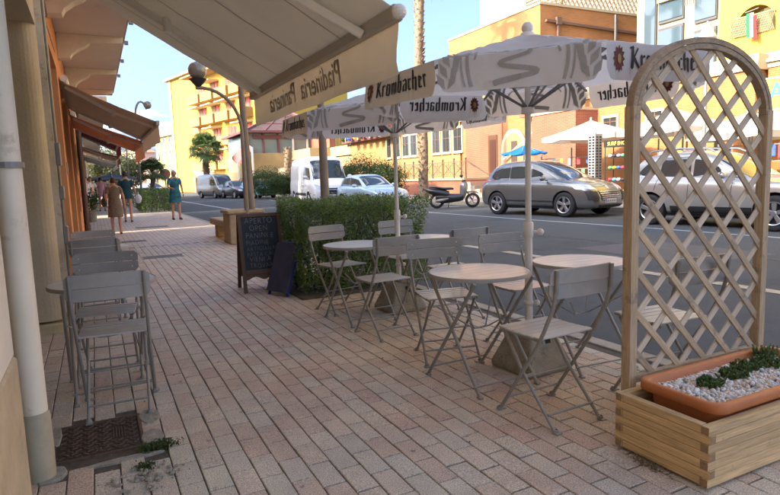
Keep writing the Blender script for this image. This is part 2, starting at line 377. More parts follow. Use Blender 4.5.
# road paint (5 mm thick sheets)
def roadline(name, pts, wd, m):
    mb = MB(); z = ROADZ+.005
    for a, b in zip(pts[:-1], pts[1:]):
        d = (Vector(b)-Vector(a)).normalized(); n_ = Vector((-d.y, d.x))*wd/2
        mb.quad((a[0]-n_.x, a[1]-n_.y, z), (a[0]+n_.x, a[1]+n_.y, z), (b[0]+n_.x, b[1]+n_.y, z), (b[0]-n_.x, b[1]-n_.y, z))
    mb.build(name, m)['kind'] = 'structure'
roadline('cream_road_line', [(6.25, -8), (6.22, 3.8), (6.1, 8.4), (6.0, 12)], .17, LINEC)
roadline('white_parking_line', [(10.9, -8), (10.9, 9.2), (10.75, 14), (10.7, 40)], .10, LINEW)
roadline('white_road_line', [(5.9, 22), (6.0, 70)], .15, LINEW)
for k in range(4): roadline('white_bay_line', [(10.7, 20.7+k*6.3), (13.6, 20.7+k*6.3)], .10, LINEW)
TAR = mat('tar_repair', (.055, .056, .058), .6, var=.3, scale=9)
def wig(name, pts, wd, m):
    P_ = [(pts[0][0]+(pts[1][0]-pts[0][0])*k/24+random.gauss(0, .03), pts[0][1]+(pts[1][1]-pts[0][1])*k/24+random.gauss(0, .03)) for k in range(25)]; mb = MB(); z = ROADZ+.004
    for a, b in zip(P_[:-1], P_[1:]): mb.quad((a[0], a[1]-wd/2, z), (a[0], a[1]+wd/2, z), (b[0], b[1]+wd/2, z), (b[0], b[1]-wd/2, z)) if abs(pts[1][0]-pts[0][0]) > abs(pts[1][1]-pts[0][1]) else mb.quad((a[0]-wd/2, a[1], z), (a[0]+wd/2, a[1], z), (b[0]+wd/2, b[1], z), (b[0]-wd/2, b[1], z))
    mb.build(name, m)['kind'] = 'structure'
wig('tar_seam', ((8.4, 2), (8.1, 19)), .05, TAR); wig('tar_seam', ((3.4, 9.5), (8, 10.6)), .04, TAR); wig('tar_seam', ((7.9, 13.2), (10.4, 12.8)), .03, TAR)
ptch = MB(); ptch.quad((7.2, 5.2, ROADZ+.003), (8.9, 5.1, ROADZ+.003), (9.0, 7.4, ROADZ+.003), (7.25, 7.5, ROADZ+.003)); ptch.build('asphalt_patch', mat('asphalt_new', (.085, .088, .092), .85, var=.15, scale=50))['kind'] = 'structure'
# far side pavement and kerb
fk = MB().box(14.2, 14.4, -12, 33, -.3, .09).box(14.2, 14.4, 33, 260, -.3, .09).build('far_kerb', CONC); fk['kind'] = 'structure'
op = MB().box(14.4, 60, -12, 260, -.3, .08).build('opposite_pavement', mat('paving_far_side', (.36, .31, .26), .9, var=.18, scale=1.2, bump=.3)); op['kind'] = 'structure'

# iron cover, cement, broken patch
RUST = mat('rusty_iron', (.16, .10, .065), .7, .4, var=.35, scale=30, bump=.5, bscale=120)
CEM = mat('cement_patch', (.33, .31, .25), .95, var=.3, scale=18, bump=.8, bscale=80)
cov = thing('manhole_cover', 'rusty patterned iron cover sunk in the paving beside the drainpipe', 'cover', (-.08, 3.19, 0))
mb = MB().box(-.20, .19, -.22, .22, -.012, -.003).build('plate', mat('iron_dark', (.07, .05, .038), .75, .3, var=.3, scale=30), cov)
f_ = MB()
for a in ((-.205, -.19, -.225, .225), (.185, .2, -.225, .225), (-.19, .185, -.225, -.212), (-.19, .185, .212, .225)): f_.box(a[0], a[1], a[2], a[3], -.012, .004)
f_.build('frame', RUST, cov)
lz = MB(); s_ = .034
for i in range(-6, 6):
    for j in range(-7, 7):
        x, y = i*s_+(.5*s_ if j % 2 else 0)+.01, j*s_*.9+.01
        if abs(x) > .165 or abs(y) > .195: continue
        if abs(x-.09) < .035 and abs(y-.02) < .09: continue
        a = R(38 if (i+j) % 2 else -38); dx, dy = math.cos(a)*.015, math.sin(a)*.015
        lz.bar((x-dx, y-dy, -.001), (x+dx, y+dy, -.001), .007, .005)
for k in range(5): lz.box(.062+k*.013, .067+k*.013, -.05, .09, -.003, .0015)
lz.build('raised_pattern', RUST, cov)
cp = MB()
for (cx_, cy_, rx, ry, n_) in ((.17, 3.33, .06, .12, 9), (.16, 3.05, .06, .1, 8), (-.28, 2.86, .07, .09, 9), (.03, 2.86, .17, .022, 10), (-.28, 3.3, .03, .15, 8)):
    pl = [(cx_+rx*math.cos(t)*random.uniform(.8, 1.1), cy_+ry*math.sin(t)*random.uniform(.8, 1.1)) for t in [2*math.pi*k/n_ for k in range(n_)]]
    cp.prism(pl, .022, ((0, 0, -.016), (1, 0, 0), (0, 1, 0), (0, 0, 1)))
cp.build('cement_bed', CEM, pv, bevel=.004)
rb = MB()
for k in range(90):
    x, y = random.gauss(.12, .07), random.gauss(2.62, .06); r = random.uniform(.003, .013)
    if x < -.3: continue
    rb.lathe([(r*.1, 0), (r, r*.3), (r*.8, r*.9), (r*.1, r*1.1)], (x, y, 0), 5)
for k in range(160):
    x, y = random.uniform(-.32, .3), random.uniform(2.2, 3.1); r = random.uniform(.001, .004)
    rb.lathe([(r*.1, 0), (r, r*.3), (r*.1, r)], (x, y, 0), 4)
rb.build('rubble', CEM)['kind'] = 'stuff'
P = np.stack([rng.normal(.17, .045, 900), rng.normal(2.9, .02, 900), rng.uniform(0, .03, 900)], 1)
P2 = np.stack([rng.normal(.1, .02, 260), rng.normal(2.72, .02, 260), rng.uniform(0, .016, 260)], 1)
leaves('weeds', np.concatenate([P, P2]), .014, leafmat('weed_leaf', (.03, .05, .012), (.10, .15, .04), 20))
# litter: dropped leaves and spots
lt = MB()
for k in range(60):
    x, y = random.uniform(.1, 3), random.uniform(1.4, 7); r = random.uniform(.004, .012); a = random.random()*3
    lt.add([(x+r*math.cos(a), y+r*math.sin(a), .004), (x-r*.4*math.sin(a), y+r*.4*math.cos(a), .008), (x-r*math.cos(a), y-r*math.sin(a), .004), (x+r*.4*math.sin(a), y-r*.4*math.cos(a), .003)], [(0, 1, 2, 3)])
lt.build('litter', mat('dead_leaf', (.07, .045, .03), .9))['kind'] = 'stuff'
# metal access covers in the pavement
for (x0, y0, x1, y1, lb) in ((.66, 10.72, 1.3, 11.05, 'flat grey cover set in the pavement near the sandwich board'), (1.0, 18.6, 1.9, 19.1, 'flat dark cover in the pavement ahead of the woman walking away'), (.45, 14.2, .95, 14.5, 'small dark cover in the pavement beyond the cafe chairs')):
    c_ = thing('access_cover', lb, 'cover', ((x0+x1)/2, (y0+y1)/2, 0)); a_, b_ = (x1-x0)/2, (y1-y0)/2
    MBbox(-a_, a_, -b_, b_, -.01, .004).build('lid', mat('cover_grey', (.15, .145, .135), .8, var=.2), c_)
    MBbox(-a_-.02, a_+.02, -b_-.02, -b_-.001, -.01, .006).build('rim_bar', CONC, c_); MBbox(-a_-.02, a_+.02, b_+.001, b_+.02, -.01, .006).build('rim_bar', CONC, c_)

# ---------------------------------------------------------------- left side buildings
FX = -.33
TILE = mat('roof_tile', (.35, .17, .10), .85, var=.2, scale=9)
ca = thing('cafe_building', 'cream and orange cafe building with deep recesses and corbelled balcony beside the bistro chairs', 'building', (FX, 0, 0))
def W(mb, name, m, parent, **k): return mb.build(name, m, parent, world=True, **k)
W(MB().box(-5, FX, -6, 2.62, .62, 2.62).box(-5, FX-.03, 2.62, 2.7, -.1, 2.62), 'near_wall', WHITEP, ca)
W(MB().box(-5, FX+.012, -6, 2.60, -.1, .62), 'base_course', OCHREW, ca, bevel=.01)
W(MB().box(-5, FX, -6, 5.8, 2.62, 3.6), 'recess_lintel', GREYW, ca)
# rounded pillar beyond the first recess
pl = [(-5, 5.8), (FX-.12, 5.8)]+[(FX-.12+.12*math.sin(t), 5.92-.12*math.cos(t)) for t in [R(15*k) for k in range(1, 7)]]+[(FX, 6.25), (-5, 6.25)]
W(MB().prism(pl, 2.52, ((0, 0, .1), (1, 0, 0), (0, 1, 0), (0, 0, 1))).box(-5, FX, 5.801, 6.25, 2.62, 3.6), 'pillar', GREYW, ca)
W(MB().prism([(x+(.04 if x > -4 else 0), y-(.04 if y < 6 else -.04)) for x, y in pl], .18, ((0, 0, -.1), (1, 0, 0), (0, 1, 0), (0, 0, 1))), 'pillar_foot', mat('cream_foot', (.52, .45, .27), .85, var=.15, scale=6, bump=.4), ca, bevel=.01)
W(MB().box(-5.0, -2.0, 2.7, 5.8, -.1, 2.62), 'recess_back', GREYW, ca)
W(MB().box(-5.0, -1.6, 6.25, 9.5, -.1, 3.0), 'opening_back', GLASS, ca)
W(MB().box(FX-.5, FX, 6.25, 6.5, -.1, 3.6).box(-3, FX, 9.5, 10.1, -.1, 2.9).box(-3, FX, 6.5, 17.2, 2.9, 3.55).box(-3, FX, 12.6, 13.2, -.1, 2.9).box(-3, FX, 15.4, 17.2, -.1, 2.9), 'orange_wall', ORANGE, ca)
W(MB().box(-3, FX-.5, 10.1, 12.6, -.1, 2.9).box(-3, FX-.5, 13.2, 15.4, -.1, 2.9), 'shop_front', mat('shop_dark', (.06, .045, .035), .5, var=.3, scale=4), ca)
W(MB().box(-5, FX, -6, 17.2, 3.6, 8.3), 'upper_wall', ORANGE, ca)
W(MB().box(-5, .45, -6, 17.2, 8.3, 8.55), 'eaves', SOFFIT, ca)
# trim strip, conduits and cables on the pillar face
W(MB().box(FX, FX+.05, 5.95, 6.2, .14, 3.55), 'pillar_trim', mat('cream_trim', (.62, .57, .45), .9, var=.2, scale=5, bump=.5, dirt=((.30, .24, .16), 7, .54)), ca)
for yy, rr in ((6.0, .014), (6.06, .01)):
    W(MB().tube([(FX+.065, yy, z) for z in (.2, .9, 1.6, 2.3, 3.0, 3.5)], rr, 6), 'conduit', GRAYMETAL, ca)
W(MB().tube([(FX+.06, 6.2, 3.1), (FX+.07, 6.5, 2.85), (FX+.03, 6.9, 2.93), (FX+.02, 7.6, 3.0), (FX+.02, 9, 3.02)], .007, 5), 'cable', GRAYMETAL, ca)
for zz, hh in ((1.45, .2), (1.15, .12), (.75, .16)):
    W(MB().box(FX+.05, FX+.09, 5.97, 6.1, zz, zz+hh), 'junction_box', GRAYMETAL, ca, bevel=.006)
# balcony slab on brackets
bal = W(MB().box(FX, .62, -5, 17.2, 3.6, 3.82), 'balcony_slab', SOFFIT, ca)
W(MB().box(.62, .66, -5, 17.2, 3.66, 3.86), 'slab_edge', mat('slab_edge', (.45, .36, .27), .9, var=.2, scale=6), bal)
prof = [(0, 0), (.95-.02, 0), (.93, -.10), (.45, -.12), (.40, -.17), (.30, -.22), (.20, -.30), (.17, -.36), (0, -.38)]
for yy in (1.5, 3.5, 5.6, 7.9, 10.5, 13.4, 16.2):
    W(MB().prism(prof, .22, ((FX, yy+.22, 3.6), (1, 0, 0), (0, 0, 1), (0, -1, 0))), 'bracket', mat('bracket_cream', (.72, .65, .50), .9, var=.08), ca, bevel=.006)
for yy in (8.3, 9.7, 11.1, 12.7, 14.4): W(MB().box(.66, .72, yy, yy+.06, 3.62, 3.68), 'drip_spout', GRAYMETAL, bal)
rl = MB()
for k in range(70): rl.box(.60, .615, -3+k*.28, -2.985+k*.28, 3.86, 4.8)
rl.box(.59, .63, -5, 17.2, 4.8, 4.84)
W(rl, 'balcony_railing', GRAYMETAL, ca)
W(MB().box(FX, FX+.012, 9.75, 9.95, 1.45, 1.62), 'wall_plate', GRAYMETAL, ca)
# drainpipe
dp = thing('drainpipe', 'cream painted drainpipe with a darker cast foot at the corner of the near wall', 'drainpipe', (-.31, 2.86, 0))
MB().tube([(0, 0, z) for z in (.28, 1, 2, 3.5)], .052, 20).build('pipe', mat('pipe_cream', (.78, .72, .56), .55, var=.08, scale=4, dirt=((.5, .43, .30), 6, .57)), dp, smooth='auto', angle=40)
MB().tube([(0, 0, z) for z in (0, .1, .27, .30)], [.058, .06, .06, .056], 20).build('pipe_foot', mat('pipe_foot', (.42, .38, .26), .7, var=.15, scale=9, bump=.3), dp, smooth='auto', angle=40)
for z in (1.35,): MB().lathe([(.055, -.012), (.062, -.012), (.062, .012), (.055, .012)], (0, 0, z), 20).tube([(-.06, 0, z), (-.14, -.05, z)], .006, 6).build('bracket', GRAYMETAL, dp)

# next two houses down the street, with a slot of sunlight before each
def row_house(name, lb, y0, y1, h, m, m2, seed):
    t = thing(name, lb, 'building', (FX, y0, 0)); rnd = random.Random(seed)
    W(MB().box(-4.5, FX-.03, y0, y1, 3.0, h), 'upper_wall', m, t); W(MB().box(-4.5, .25, y0, y1, h, h+.2), 'roof', TILE, t)
    y = y0; 
    while y < y1-.1:
        W(MB().box(-4.5, FX, y, y+.5, -.1, 3.0), 'pier', m2, t)
        if y+2.6 < y1:
            W(MB().box(-4.5, FX-.35, y+.5, y+2.6, -.1, 2.6), 'shop_window', GLASS, t); W(MB().box(-4.5, FX-.02, y+.5, y+2.6, 2.6, 3.0), 'fascia', mat('fascia%d' % rnd.randint(0, 2), rnd.choice([(.3, .1, .06), (.25, .22, .18), (.5, .42, .3)]), .7), t)
        y += 2.6
    W(MB().box(FX, .5, y0, y1, 3.5, 3.65), 'balcony_slab', SOFFIT, t)
    y = y0+1
    while y < y1-1:
        f = W(MB().box(FX-.03, FX+.02, y, y+.9, 4.1, 6.0), 'window_frame', WHITEP, t); W(MB().box(FX+.02, FX+.03, y+.08, y+.82, 4.2, 5.9), 'pane', GLASS, f); y += 2.4
    return t
row_house('terrace_house', 'beige house with shops below, beyond the cafe building on the left', 17.72, 27.8, 8.6, mat('beige_wall', (.5, .42, .3), .9, var=.1), ORANGE, 1)
row_house('terrace_house', 'second shop house down the left pavement with white canopies below', 28.5, 44, 9.5, mat('pinkish_wall', (.55, .42, .34), .9, var=.1), CREAMW, 2)
row_house('terrace_house', 'farthest shop house along the left pavement', 44.6, 66, 9, mat('yellowish_wall', (.6, .5, .3), .9, var=.1), CREAMW, 3)
bp = thing('downpipe', 'dark brown downpipe standing on the pavement in front of the shop doors at left', 'pipe', (-.26, 18.4, 0))
MB().tube([(0, 0, z) for z in (0, 1, 3.4)], .07, 10).build('pipe', mat('brown_pipe', (.07, .04, .03), .5), bp, smooth='auto', angle=40)
MB().lathe([(.09, 0), (.09, .2), (.07, .22)], (0, 0, 0), 10).build('shoe', mat('brown_pipe2', (.09, .05, .035), .6), bp)
# yellow poster board and toy-coloured notice by the shop door
for (x, y, z0, z1, w_, c, lb) in ((FX+.02, 15.6, 1.55, 2.25, .5, (.75, .50, .04), 'yellow poster on the orange wall by the dark shop door'), (FX+.02, 15.55, .7, 1.3, .6, (.7, .45, .3), 'colourful notice board below the yellow poster')):
    t = thing('wall_poster', lb, 'poster', (x, y, z0)); MBbox(0, .02, 0, w_, 0, z1-z0).build('panel', mat('poster%.2f' % c[0], c, .6), t)
    MB().box(.02, .024, .06, w_-.06, (z1-z0)*.15, (z1-z0)*.4).box(.02, .024, .1, w_-.2, (z1-z0)*.55, (z1-z0)*.8).build('print', mat('posterprint%.2f' % c[0], (.55, .08, .05) if c[0] < .72 else (.12, .09, .05), .6), t)

# ---------------------------------------------------------------- awnings
def awning(lb, y0, y1, xo, zw, zo, c, val, near=False, scal=0, m=None, vm=None):
    t = thing('awning', lb, 'awning', (FX, (y0+y1)/2, zw)); m = m or mat('canvas_%s' % str(c), c, .85, var=.05, scale=3, trans=.35, bump=.15, bscale=200)
    xs = np.linspace(FX, xo, 13); ys = np.linspace(y0, y1, 61); sag = lambda u, v: -.020*math.sin(math.pi*u)*(1+.4*math.sin(v*9))-.004*math.sin(v*37+u*5)*math.sin(math.pi*u)-.003*math.sin(u*23-v*8)
    rows = [[(x, y, zw+(zo-zw)*(x-FX)/(xo-FX)+sag((x-FX)/(xo-FX), (y-y0)/(y1-y0))) for y in ys] for x in xs]
    rows2 = [[(x, y, z+.006) for x, y, z in r] for r in rows]
    W(MB().grid(rows).grid(rows2), 'canvas', m, t, smooth=True)
    W(MB().box(xo-.01, xo+.045, y0-.02, y1+.02, zo-.055, zo+.02), 'front_bar', mat('awning_bar', (.42, .39, .34), .45, .3), t, bevel=.008)
    for q in range(1, int((y1-y0)/.6)+1):
        yy = y0+q*.62
        if yy < y1-.1: W(MB().grid([[(x, yy+d, zw+(zo-zw)*(x-FX)/(xo-FX)+sag((x-FX)/(xo-FX), (yy-y0)/(y1-y0))-.003) for d in (-.006, .006)] for x in xs]), 'seam', mat('seam_tape', (.36, .31, .24), .9, trans=.15), t)
    W(MB().tube([(FX+.07, y0, zw+.03), (FX+.07, y1, zw+.03)], .05, 10), 'roller', WHITEM, t)
    if val:
        vy = np.linspace(y0, y1, 61); rr = []
        for k, f in enumerate(np.linspace(0, 1, 5)):
            rr.append([(xo+.03+.012*math.sin(y*7+1)*f, y+(.05*f*math.sin(f*3) if y == vy[0] else 0), zo-.05-f*(val+(scal*math.sin(y*11) if scal else 0))) for y in vy])
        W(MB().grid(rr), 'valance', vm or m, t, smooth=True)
    sl_ = (zo-zw)/(xo-FX)
    for ya, s in ((y0+.25, 1), (y1-.35, -1)):
        el = (FX+.55*(xo-FX), ya+s*.28, zw+.55*(zo-zw)-.07)
        a = (FX+.06, ya, zw-.05)
        am = W(MB().bar(a, el, .035, .05).bar(el, (xo-.02, ya+s*.05, zo-.05), .03, .045), 'folding_arm', WHITEM, t, bevel=.006)
        W(MB().lathe([(.001, -.05), (.032, -.05), (.032, .05), (.001, .05)], el, 10), 'elbow', WHITEM, am)
    return t
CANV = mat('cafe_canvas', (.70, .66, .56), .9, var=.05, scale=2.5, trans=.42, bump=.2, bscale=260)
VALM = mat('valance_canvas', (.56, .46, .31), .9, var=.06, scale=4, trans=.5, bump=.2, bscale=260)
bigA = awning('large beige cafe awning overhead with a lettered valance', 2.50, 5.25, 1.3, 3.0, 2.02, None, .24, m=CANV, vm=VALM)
W(MB().sphere((1.315, 2.465, 2.0), .035, 8), 'end_cap', WHITEM, bigA)
LETT = mat('valance_letter', (.40, .335, .25), .9)
for side, nm in ((1, 'lettering'), (-1, 'lettering')):
    V, F = text_mb('Piadineria  Panineria', .205, bold=.0005, shear=.3, xs=.93)
    V = [(x, y) for x, y in V]
    W(MB().add([(1.331+.004*side+.006*math.sin(y_*7+1), y_, 1.80+b) for (a, b) in V for y_ in [3.98+a]], F), nm, LETT, bigA)
awning('beige awning beyond the cafe with a plain dropped valance', 9.9, 13.3, .95, 2.80, 2.22, (.55, .44, .32), .26)
awning('faded orange awning between the beige awning and the dark red one', 13.7, 16.8, 1.0, 2.72, 2.18, (.60, .27, .14), .30)
awning('dark red shop awning farther along the left shops', 18.5, 22.5, .75, 3.0, 2.5, (.16, .02, .03), .3)
awning('brown shop awning just past the dark red awning', 23.5, 27, .9, 2.7, 2.3, (.14, .07, .05), .2)
awning('white striped awning farthest along the left shops', 29.5, 36, 1.0, 2.7, 2.3, (.6, .58, .52), .2)
# ---------------------------------------------------------------- hedge beside the tables
def hedge(lb, x0, x1, y0, y1, h, n, leaf, size, base=None):
    t = thing('box_hedge', lb, 'hedge', ((x0+x1)/2, (y0+y1)/2, 0)); a, b = (x1-x0)/2, (y1-y0)/2
    q = rng.uniform(-1, 1, (n*2, 3)); p = np.stack([q[:, 0]*a, q[:, 1]*b, (q[:, 2]+1)/2*h], 1)
    # most leaves near the faces, wobbly surface
    dx = a-np.abs(p[:, 0]); dy = b-np.abs(p[:, 1]); dz = h-p[:, 2]; d = np.minimum(np.minimum(dx, dy), dz)
    keep = rng.uniform(size=len(p)) < np.exp(-d/.06)+.06
    p = p[keep]
    wob = .035*(np.sin(p[:, 0]*9+p[:, 2]*7)+np.sin(p[:, 1]*8+p[:, 2]*5+1)+np.sin(p[:, 0]*13-p[:, 1]*11))
    dirn = np.stack([p[:, 0]/a, p[:, 1]/b, np.maximum(p[:, 2]-h*.5, 0)/h*1.6], 1); p = p + dirn*wob[:, None] + rng.normal(size=p.shape)*.018
    p = p[(p[:, 2] > .05+.03*np.sin(p[:, 0]*7))|(rng.uniform(size=len(p)) < .12)]
    p[:, 2] = np.maximum(p[:, 2], .03)
    # stray shoots on top
    sh = []
    for k in range(int(n*.0018)):
        x, y = rng.uniform(-a, a), rng.uniform(-b, b); L_ = rng.uniform(.03, .12)
        for j in range(9): sh.append((x+rng.normal()*.012, y+rng.normal()*.012, h-.02+L_*j/8))
    p = np.concatenate([p, np.array(sh)])
    leaves('foliage', p, size, leaf, t, nrm=dirn.mean(0)*0+np.array([0, -.3, .6]), asp=.55)
    st = MB()
    for k in range(16):
        x, y = rng.uniform(-a*.8, a*.8), rng.uniform(-b*.8, b*.8)
        pts = [(x, y, 0), (x+rng.normal()*.05, y+rng.normal()*.05, h*.4), (x+rng.normal()*.14, y+rng.normal()*.14, h*.85)]
        st.tube(pts, [.016, .011, .005], 5)
    st.build('stems', mat('hedge_stem', (.07, .05, .035), .9), t)
    return t
hedge('long clipped green hedge right behind the bistro tables', 1.93, 3.42, 5.92, 7.05, .98, 130000, LEAFH, .026)


bedm = MB().box(1.85, 3.13, 5.8, 7.2, -.02, .015).build('planting_bed', EARTH); bedm['kind'] = 'structure'

# ---------------------------------------------------------------- bistro chair
SEATM = mat('seat_sky_sheen', (.47, .465, .43), .42, var=.08, scale=12, rand=.06, coat=.1)  # taupe lightened to stand in for the sky reflected on the seats
def build_chair():
    t = thing('bistro_chair', 'x', 'chair', (0, 0, 0), 0, 'folding bistro chairs of the cafe')
    for s in (-1, 1):
        m = MB(); x = .178*s
        m.tube([(x, -.005, .80), (x, .0, .70), (x, .03, .60), (x, .085, .49), (x, .135, .40), (x+.004*s, .27, .205), (x+.008*s, .405, .01)], .0095, 8)
        m.build('back_post', TAUPELEG, t, smooth='auto', angle=50)
        m = MB(); x2 = .152*s
        m.tube([(x2, .40, .43), (x2, .27, .25), (x2, .04, .01)], .0088, 8); m.build('front_leg', TAUPELEG, t, smooth='auto', angle=50)
        MB().lathe([(.013, 0), (.015, 0), (.015, .02), (.012, .022)], (x+.008*s, .407, 0), 8).box(x-.012, x+.03, .40, .43, 0, .008).build('foot_cap', TAUPELEG, t)
        MB().lathe([(.013, 0), (.015, 0), (.015, .02), (.012, .022)], (x2, .036, 0), 8).box(x2-.012, x2+.02, .01, .04, 0, .008).build('foot_cap', TAUPELEG, t)
        MB().bar((x2+.012*s, .10, .437), (x2+.012*s, .425, .445), .012, .018).build('seat_rail', TAUPELEG, t, bevel=.003)
    MB().tube([(-.186, .35, .09), (.186, .35, .09)], .006, 6).build('stretcher', TAUPELEG, t)
    MB().tube([(-.152, .085, .075), (.152, .085, .075)], .006, 6).build('stretcher', TAUPELEG, t)
    MB().tube([(-.178, .27, .21), (.178, .27, .21)], .005, 6).build('pivot_bar', TAUPELEG, t)
    # backrest slats, gently curved and with rounded outer corners
    W_ = .205
    for (z0, z1, top) in ((.735, .803, True), (.663, .731, False)):
        m = MB(); rows = []
        N = 20
        for i in range(N+1):
            x = -W_+2*W_*i/N; y = .012-.022*(1-(x/W_)**2)+(.0 if top else .006); e = max(0, abs(x)-(W_-.022))/.022; c = .022*(1-math.sqrt(max(0, 1-e*e)))
            zt = z1-(c if top else 0); zb = z0+(0 if top else c)
            rows.append([(x, y, zb), (x, y, zt), (x, y+.011, zt), (x, y+.011, zb), (x, y, zb)])
        m.grid(rows); m.add([r for r in rows[0][:4]], [(0, 1, 2, 3)]); m.add([r for r in rows[-1][:4]], [(3, 2, 1, 0)])
        m.build('backrest_slat', TAUPE, t, bevel=.002)
    for x in (-.165, .165):
        for z in (.77, .695): MB().lathe([(.0055, 0), (.0055, .003), (.001, .0045)], (x, .0185 if z > .73 else .0245, z), 8, 'y').build('screw', mat('screw', (.65, .65, .62), .4, .3), t)
    # seat slats across
    for k in range(6):
        y0 = .105+k*.0545; m = MB(); hw = .178 if k < 5 else .172
        m.box(-hw, hw, y0, y0+.050, .448-.006*math.sin(math.pi*(k+.5)/6), .457-.006*math.sin(math.pi*(k+.5)/6)); m.build('seat_slat', SEATM, t, bevel=.003, seg=2)
    return t
chair = build_chair()
kids0 = {}
def quick_tree(o):
    return [(c, quick_tree(c)) for c in o.children]
def quick_copy(o, tree, parent=None):
    c = o.copy(); col.objects.link(c); c.parent = parent
    for ch, sub in tree: quick_copy(ch, sub, c)
    return c
ctree = quick_tree(chair)
CH_POS = [ # x, y, facing (0 = towards +Y), label
 (2.03, 2.03, 2, 'nearest bistro chair on the right, its back to us, its seat towards the parasol block'),
 (2.14, 3.60, 180-14, 'chair on the far side of the nearest round table, screws showing on its backrest'),
 (2.70, 3.55, 180-4, 'bistro chair behind the roadside table at the near parasol'),
 (2.78, 4.06, 3, 'dark-backed chair turned to the road side table of the second parasol'),
 (2.02, 3.92, 3, 'chair with its back to us in front of the second parasol block'),
 (1.98, 5.38, 180+12, 'pale chair against the hedge, farthest left at the hedge tables'),
 (2.76, 5.42, 180+2, 'pale chair against the hedge, partly behind the second parasol pole'),
 (2.70, 1.90, -4, 'bistro chair with cream-lit seat seen through the trellis'),
 (.02, 3.36, -4, 'nearest chair by the cafe wall, its back to us, standing over the iron cover'),
 (.03, 4.46, 180-5, 'second chair by the cafe wall, facing us across the small round table'),
 (-.04, 5.66, -3, 'black-looking third chair in the row by the cafe wall'),
 (-.05, 6.78, 180+4, 'farthest chair in the row by the cafe wall'),
]
for i, (x, y, a, lb) in enumerate(CH_POS):
    c = chair if i == 0 else quick_copy(chair, ctree)
    c.location = (x, y, 0); c.rotation_euler = (0, 0, R(a)); c['label'] = lb

# ---------------------------------------------------------------- round bistro table
TTOP = mat('table_paint', (.64, .64, .60), .40, var=.10, scale=7, coat=.1, rand=.05, dirt=((.54, .52, .47), 14, .6))
def build_table(r=.305, h=.675):
    t = thing('bistro_table', 'x', 'table', (0, 0, 0), 0, 'round folding bistro tables of the cafe')
    n = 7; wd = 2*(r-.006)/n
    for k in range(n):
        y0 = -(r-.006)+k*wd+.0012; y1 = y0+wd-.0024; pts = []
        N = 8
        for i in range(N+1):
            y = y0+(y1-y0)*i/N; pts.append((math.sqrt(max(0, (r-.006)**2-y*y)), y))
        poly = pts+[(-x, y) for x, y in reversed(pts)]
        poly = [p for i, p in enumerate(poly) if i == 0 or (abs(p[0]-poly[i-1][0])+abs(p[1]-poly[i-1][1])) > 1e-5]
        MB().prism(poly, .010, ((0, 0, h-.011), (1, 0, 0), (0, 1, 0), (0, 0, 1))).build('table_slat', TTOP, t, bevel=.0015)
    MB().lathe([(r-.005, h-.022), (r, h-.022), (r+.001, h-.004), (r-.001, h+.001), (r-.0045, h+.001), (r-.005, h-.022)], (0, 0, 0), 56).build('rim', TAUPE, t, smooth='auto', angle=50)
    MB().box(-.2, .2, -.13, -.11, h-.028, h-.0125).box(-.2, .2, .11, .13, h-.028, h-.0125).build('top_bearer', TAUPELEG, t)
    for s in (-1, 1):
        for q in (-1, 1):
            x = .21*s+(.012 if q > 0 else -.012); m = MB(); m.tube([(x, -.25*q, .008), (x, .25*q, h-.022)], .0105, 8); m.build('leg', TAUPELEG, t, smooth='auto', angle=50)
            MB().box(x-.014, x+.014, -.25*q-.02, -.25*q+.015, 0, .014).build('foot_cap', TAUPELEG, t, bevel=.003)
    for q in (-1, 1): MB().tube([(-.22, -.225*q, .06), (.22, -.225*q, .06)], .006, 6).build('stretcher', TAUPELEG, t)
    m = MB(); c = (0, 0, .30)
    for s in (-1, 1):
        for q in (-1, 1): m.tube([(.21*s, .16*q, .335+.12), (.05*s, .01*q, .33), (0, 0, .325)], .0045, 5)
    m.build('brace_wire', TAUPELEG, t)
    return t
table = build_table(); ttree = quick_tree(table)
for i, (x, y, a, lb) in enumerate([(2.02, 2.87, 2, 'nearest round bistro table with pale slatted top, left of the near parasol pole'),
    (2.76, 2.80, -4, 'round table on the road side of the near parasol pole, behind the nearest chair'),
    (2.03, 4.72, 3, 'round table left of the second parasol pole, in front of the hedge'),
    (2.74, 4.78, -3, 'round table on the road side of the second parasol, mostly hidden by chairs'),
    (.0, 3.98, 2, 'round table between the two nearest chairs by the cafe wall'),
    (-.04, 6.30, -3, 'round table farther back along the cafe wall, between the third and fourth chair')]):
    c = table if i == 0 else quick_copy(table, ttree)
    c.location = (x, y, 0); c.rotation_euler = (0, 0, R(a)); c['label'] = lb

# ---------------------------------------------------------------- parasols
def fabric(name, c, tr):
    return mat(name, c, .85, trans=tr, var=.03, scale=5, bump=.12, bscale=300)
FABW = fabric('parasol_white', (.76, .755, .74), .5); FABWARM = fabric('parasol_warm_lit', (.72, .67, .56), .35)  # second one: the white cloth with warm bounced light put into its colour
PGREY = mat('print_grey', (.46, .45, .42), .85, trans=.4); PBLACK = mat('print_black', (.035, .034, .034), .8); PRED = mat('print_brown', (.12, .03, .02), .8); PGOLD = mat('print_gold', (.30, .20, .07), .8)
def tess(polys, maxl=.045):
    bm = bmesh.new()
    for p in polys:
        try: bm.faces.new([bm.verts.new((x, y, 0)) for x, y in p])
        except ValueError: pass
    bmesh.ops.triangulate(bm, faces=bm.faces[:])
    bmesh.ops.bisect_plane(bm, geom=bm.verts[:]+bm.edges[:]+bm.faces[:], plane_co=(0, 0, 0), plane_no=(0, 1, 0), dist=1e-5)
    for _ in range(5):
        es = [e for e in bm.edges if e.calc_length() > maxl]
        if not es: break
        bmesh.ops.subdivide_edges(bm, edges=es, cuts=1); bmesh.ops.triangulate(bm, faces=[f for f in bm.faces if len(f.verts) > 3])
    bm.verts.ensure_lookup_table(); V = [(v.co.x, v.co.y) for v in bm.verts]; F = [tuple(v.index for v in f.verts) for f in bm.faces]; bm.free(); return V, F
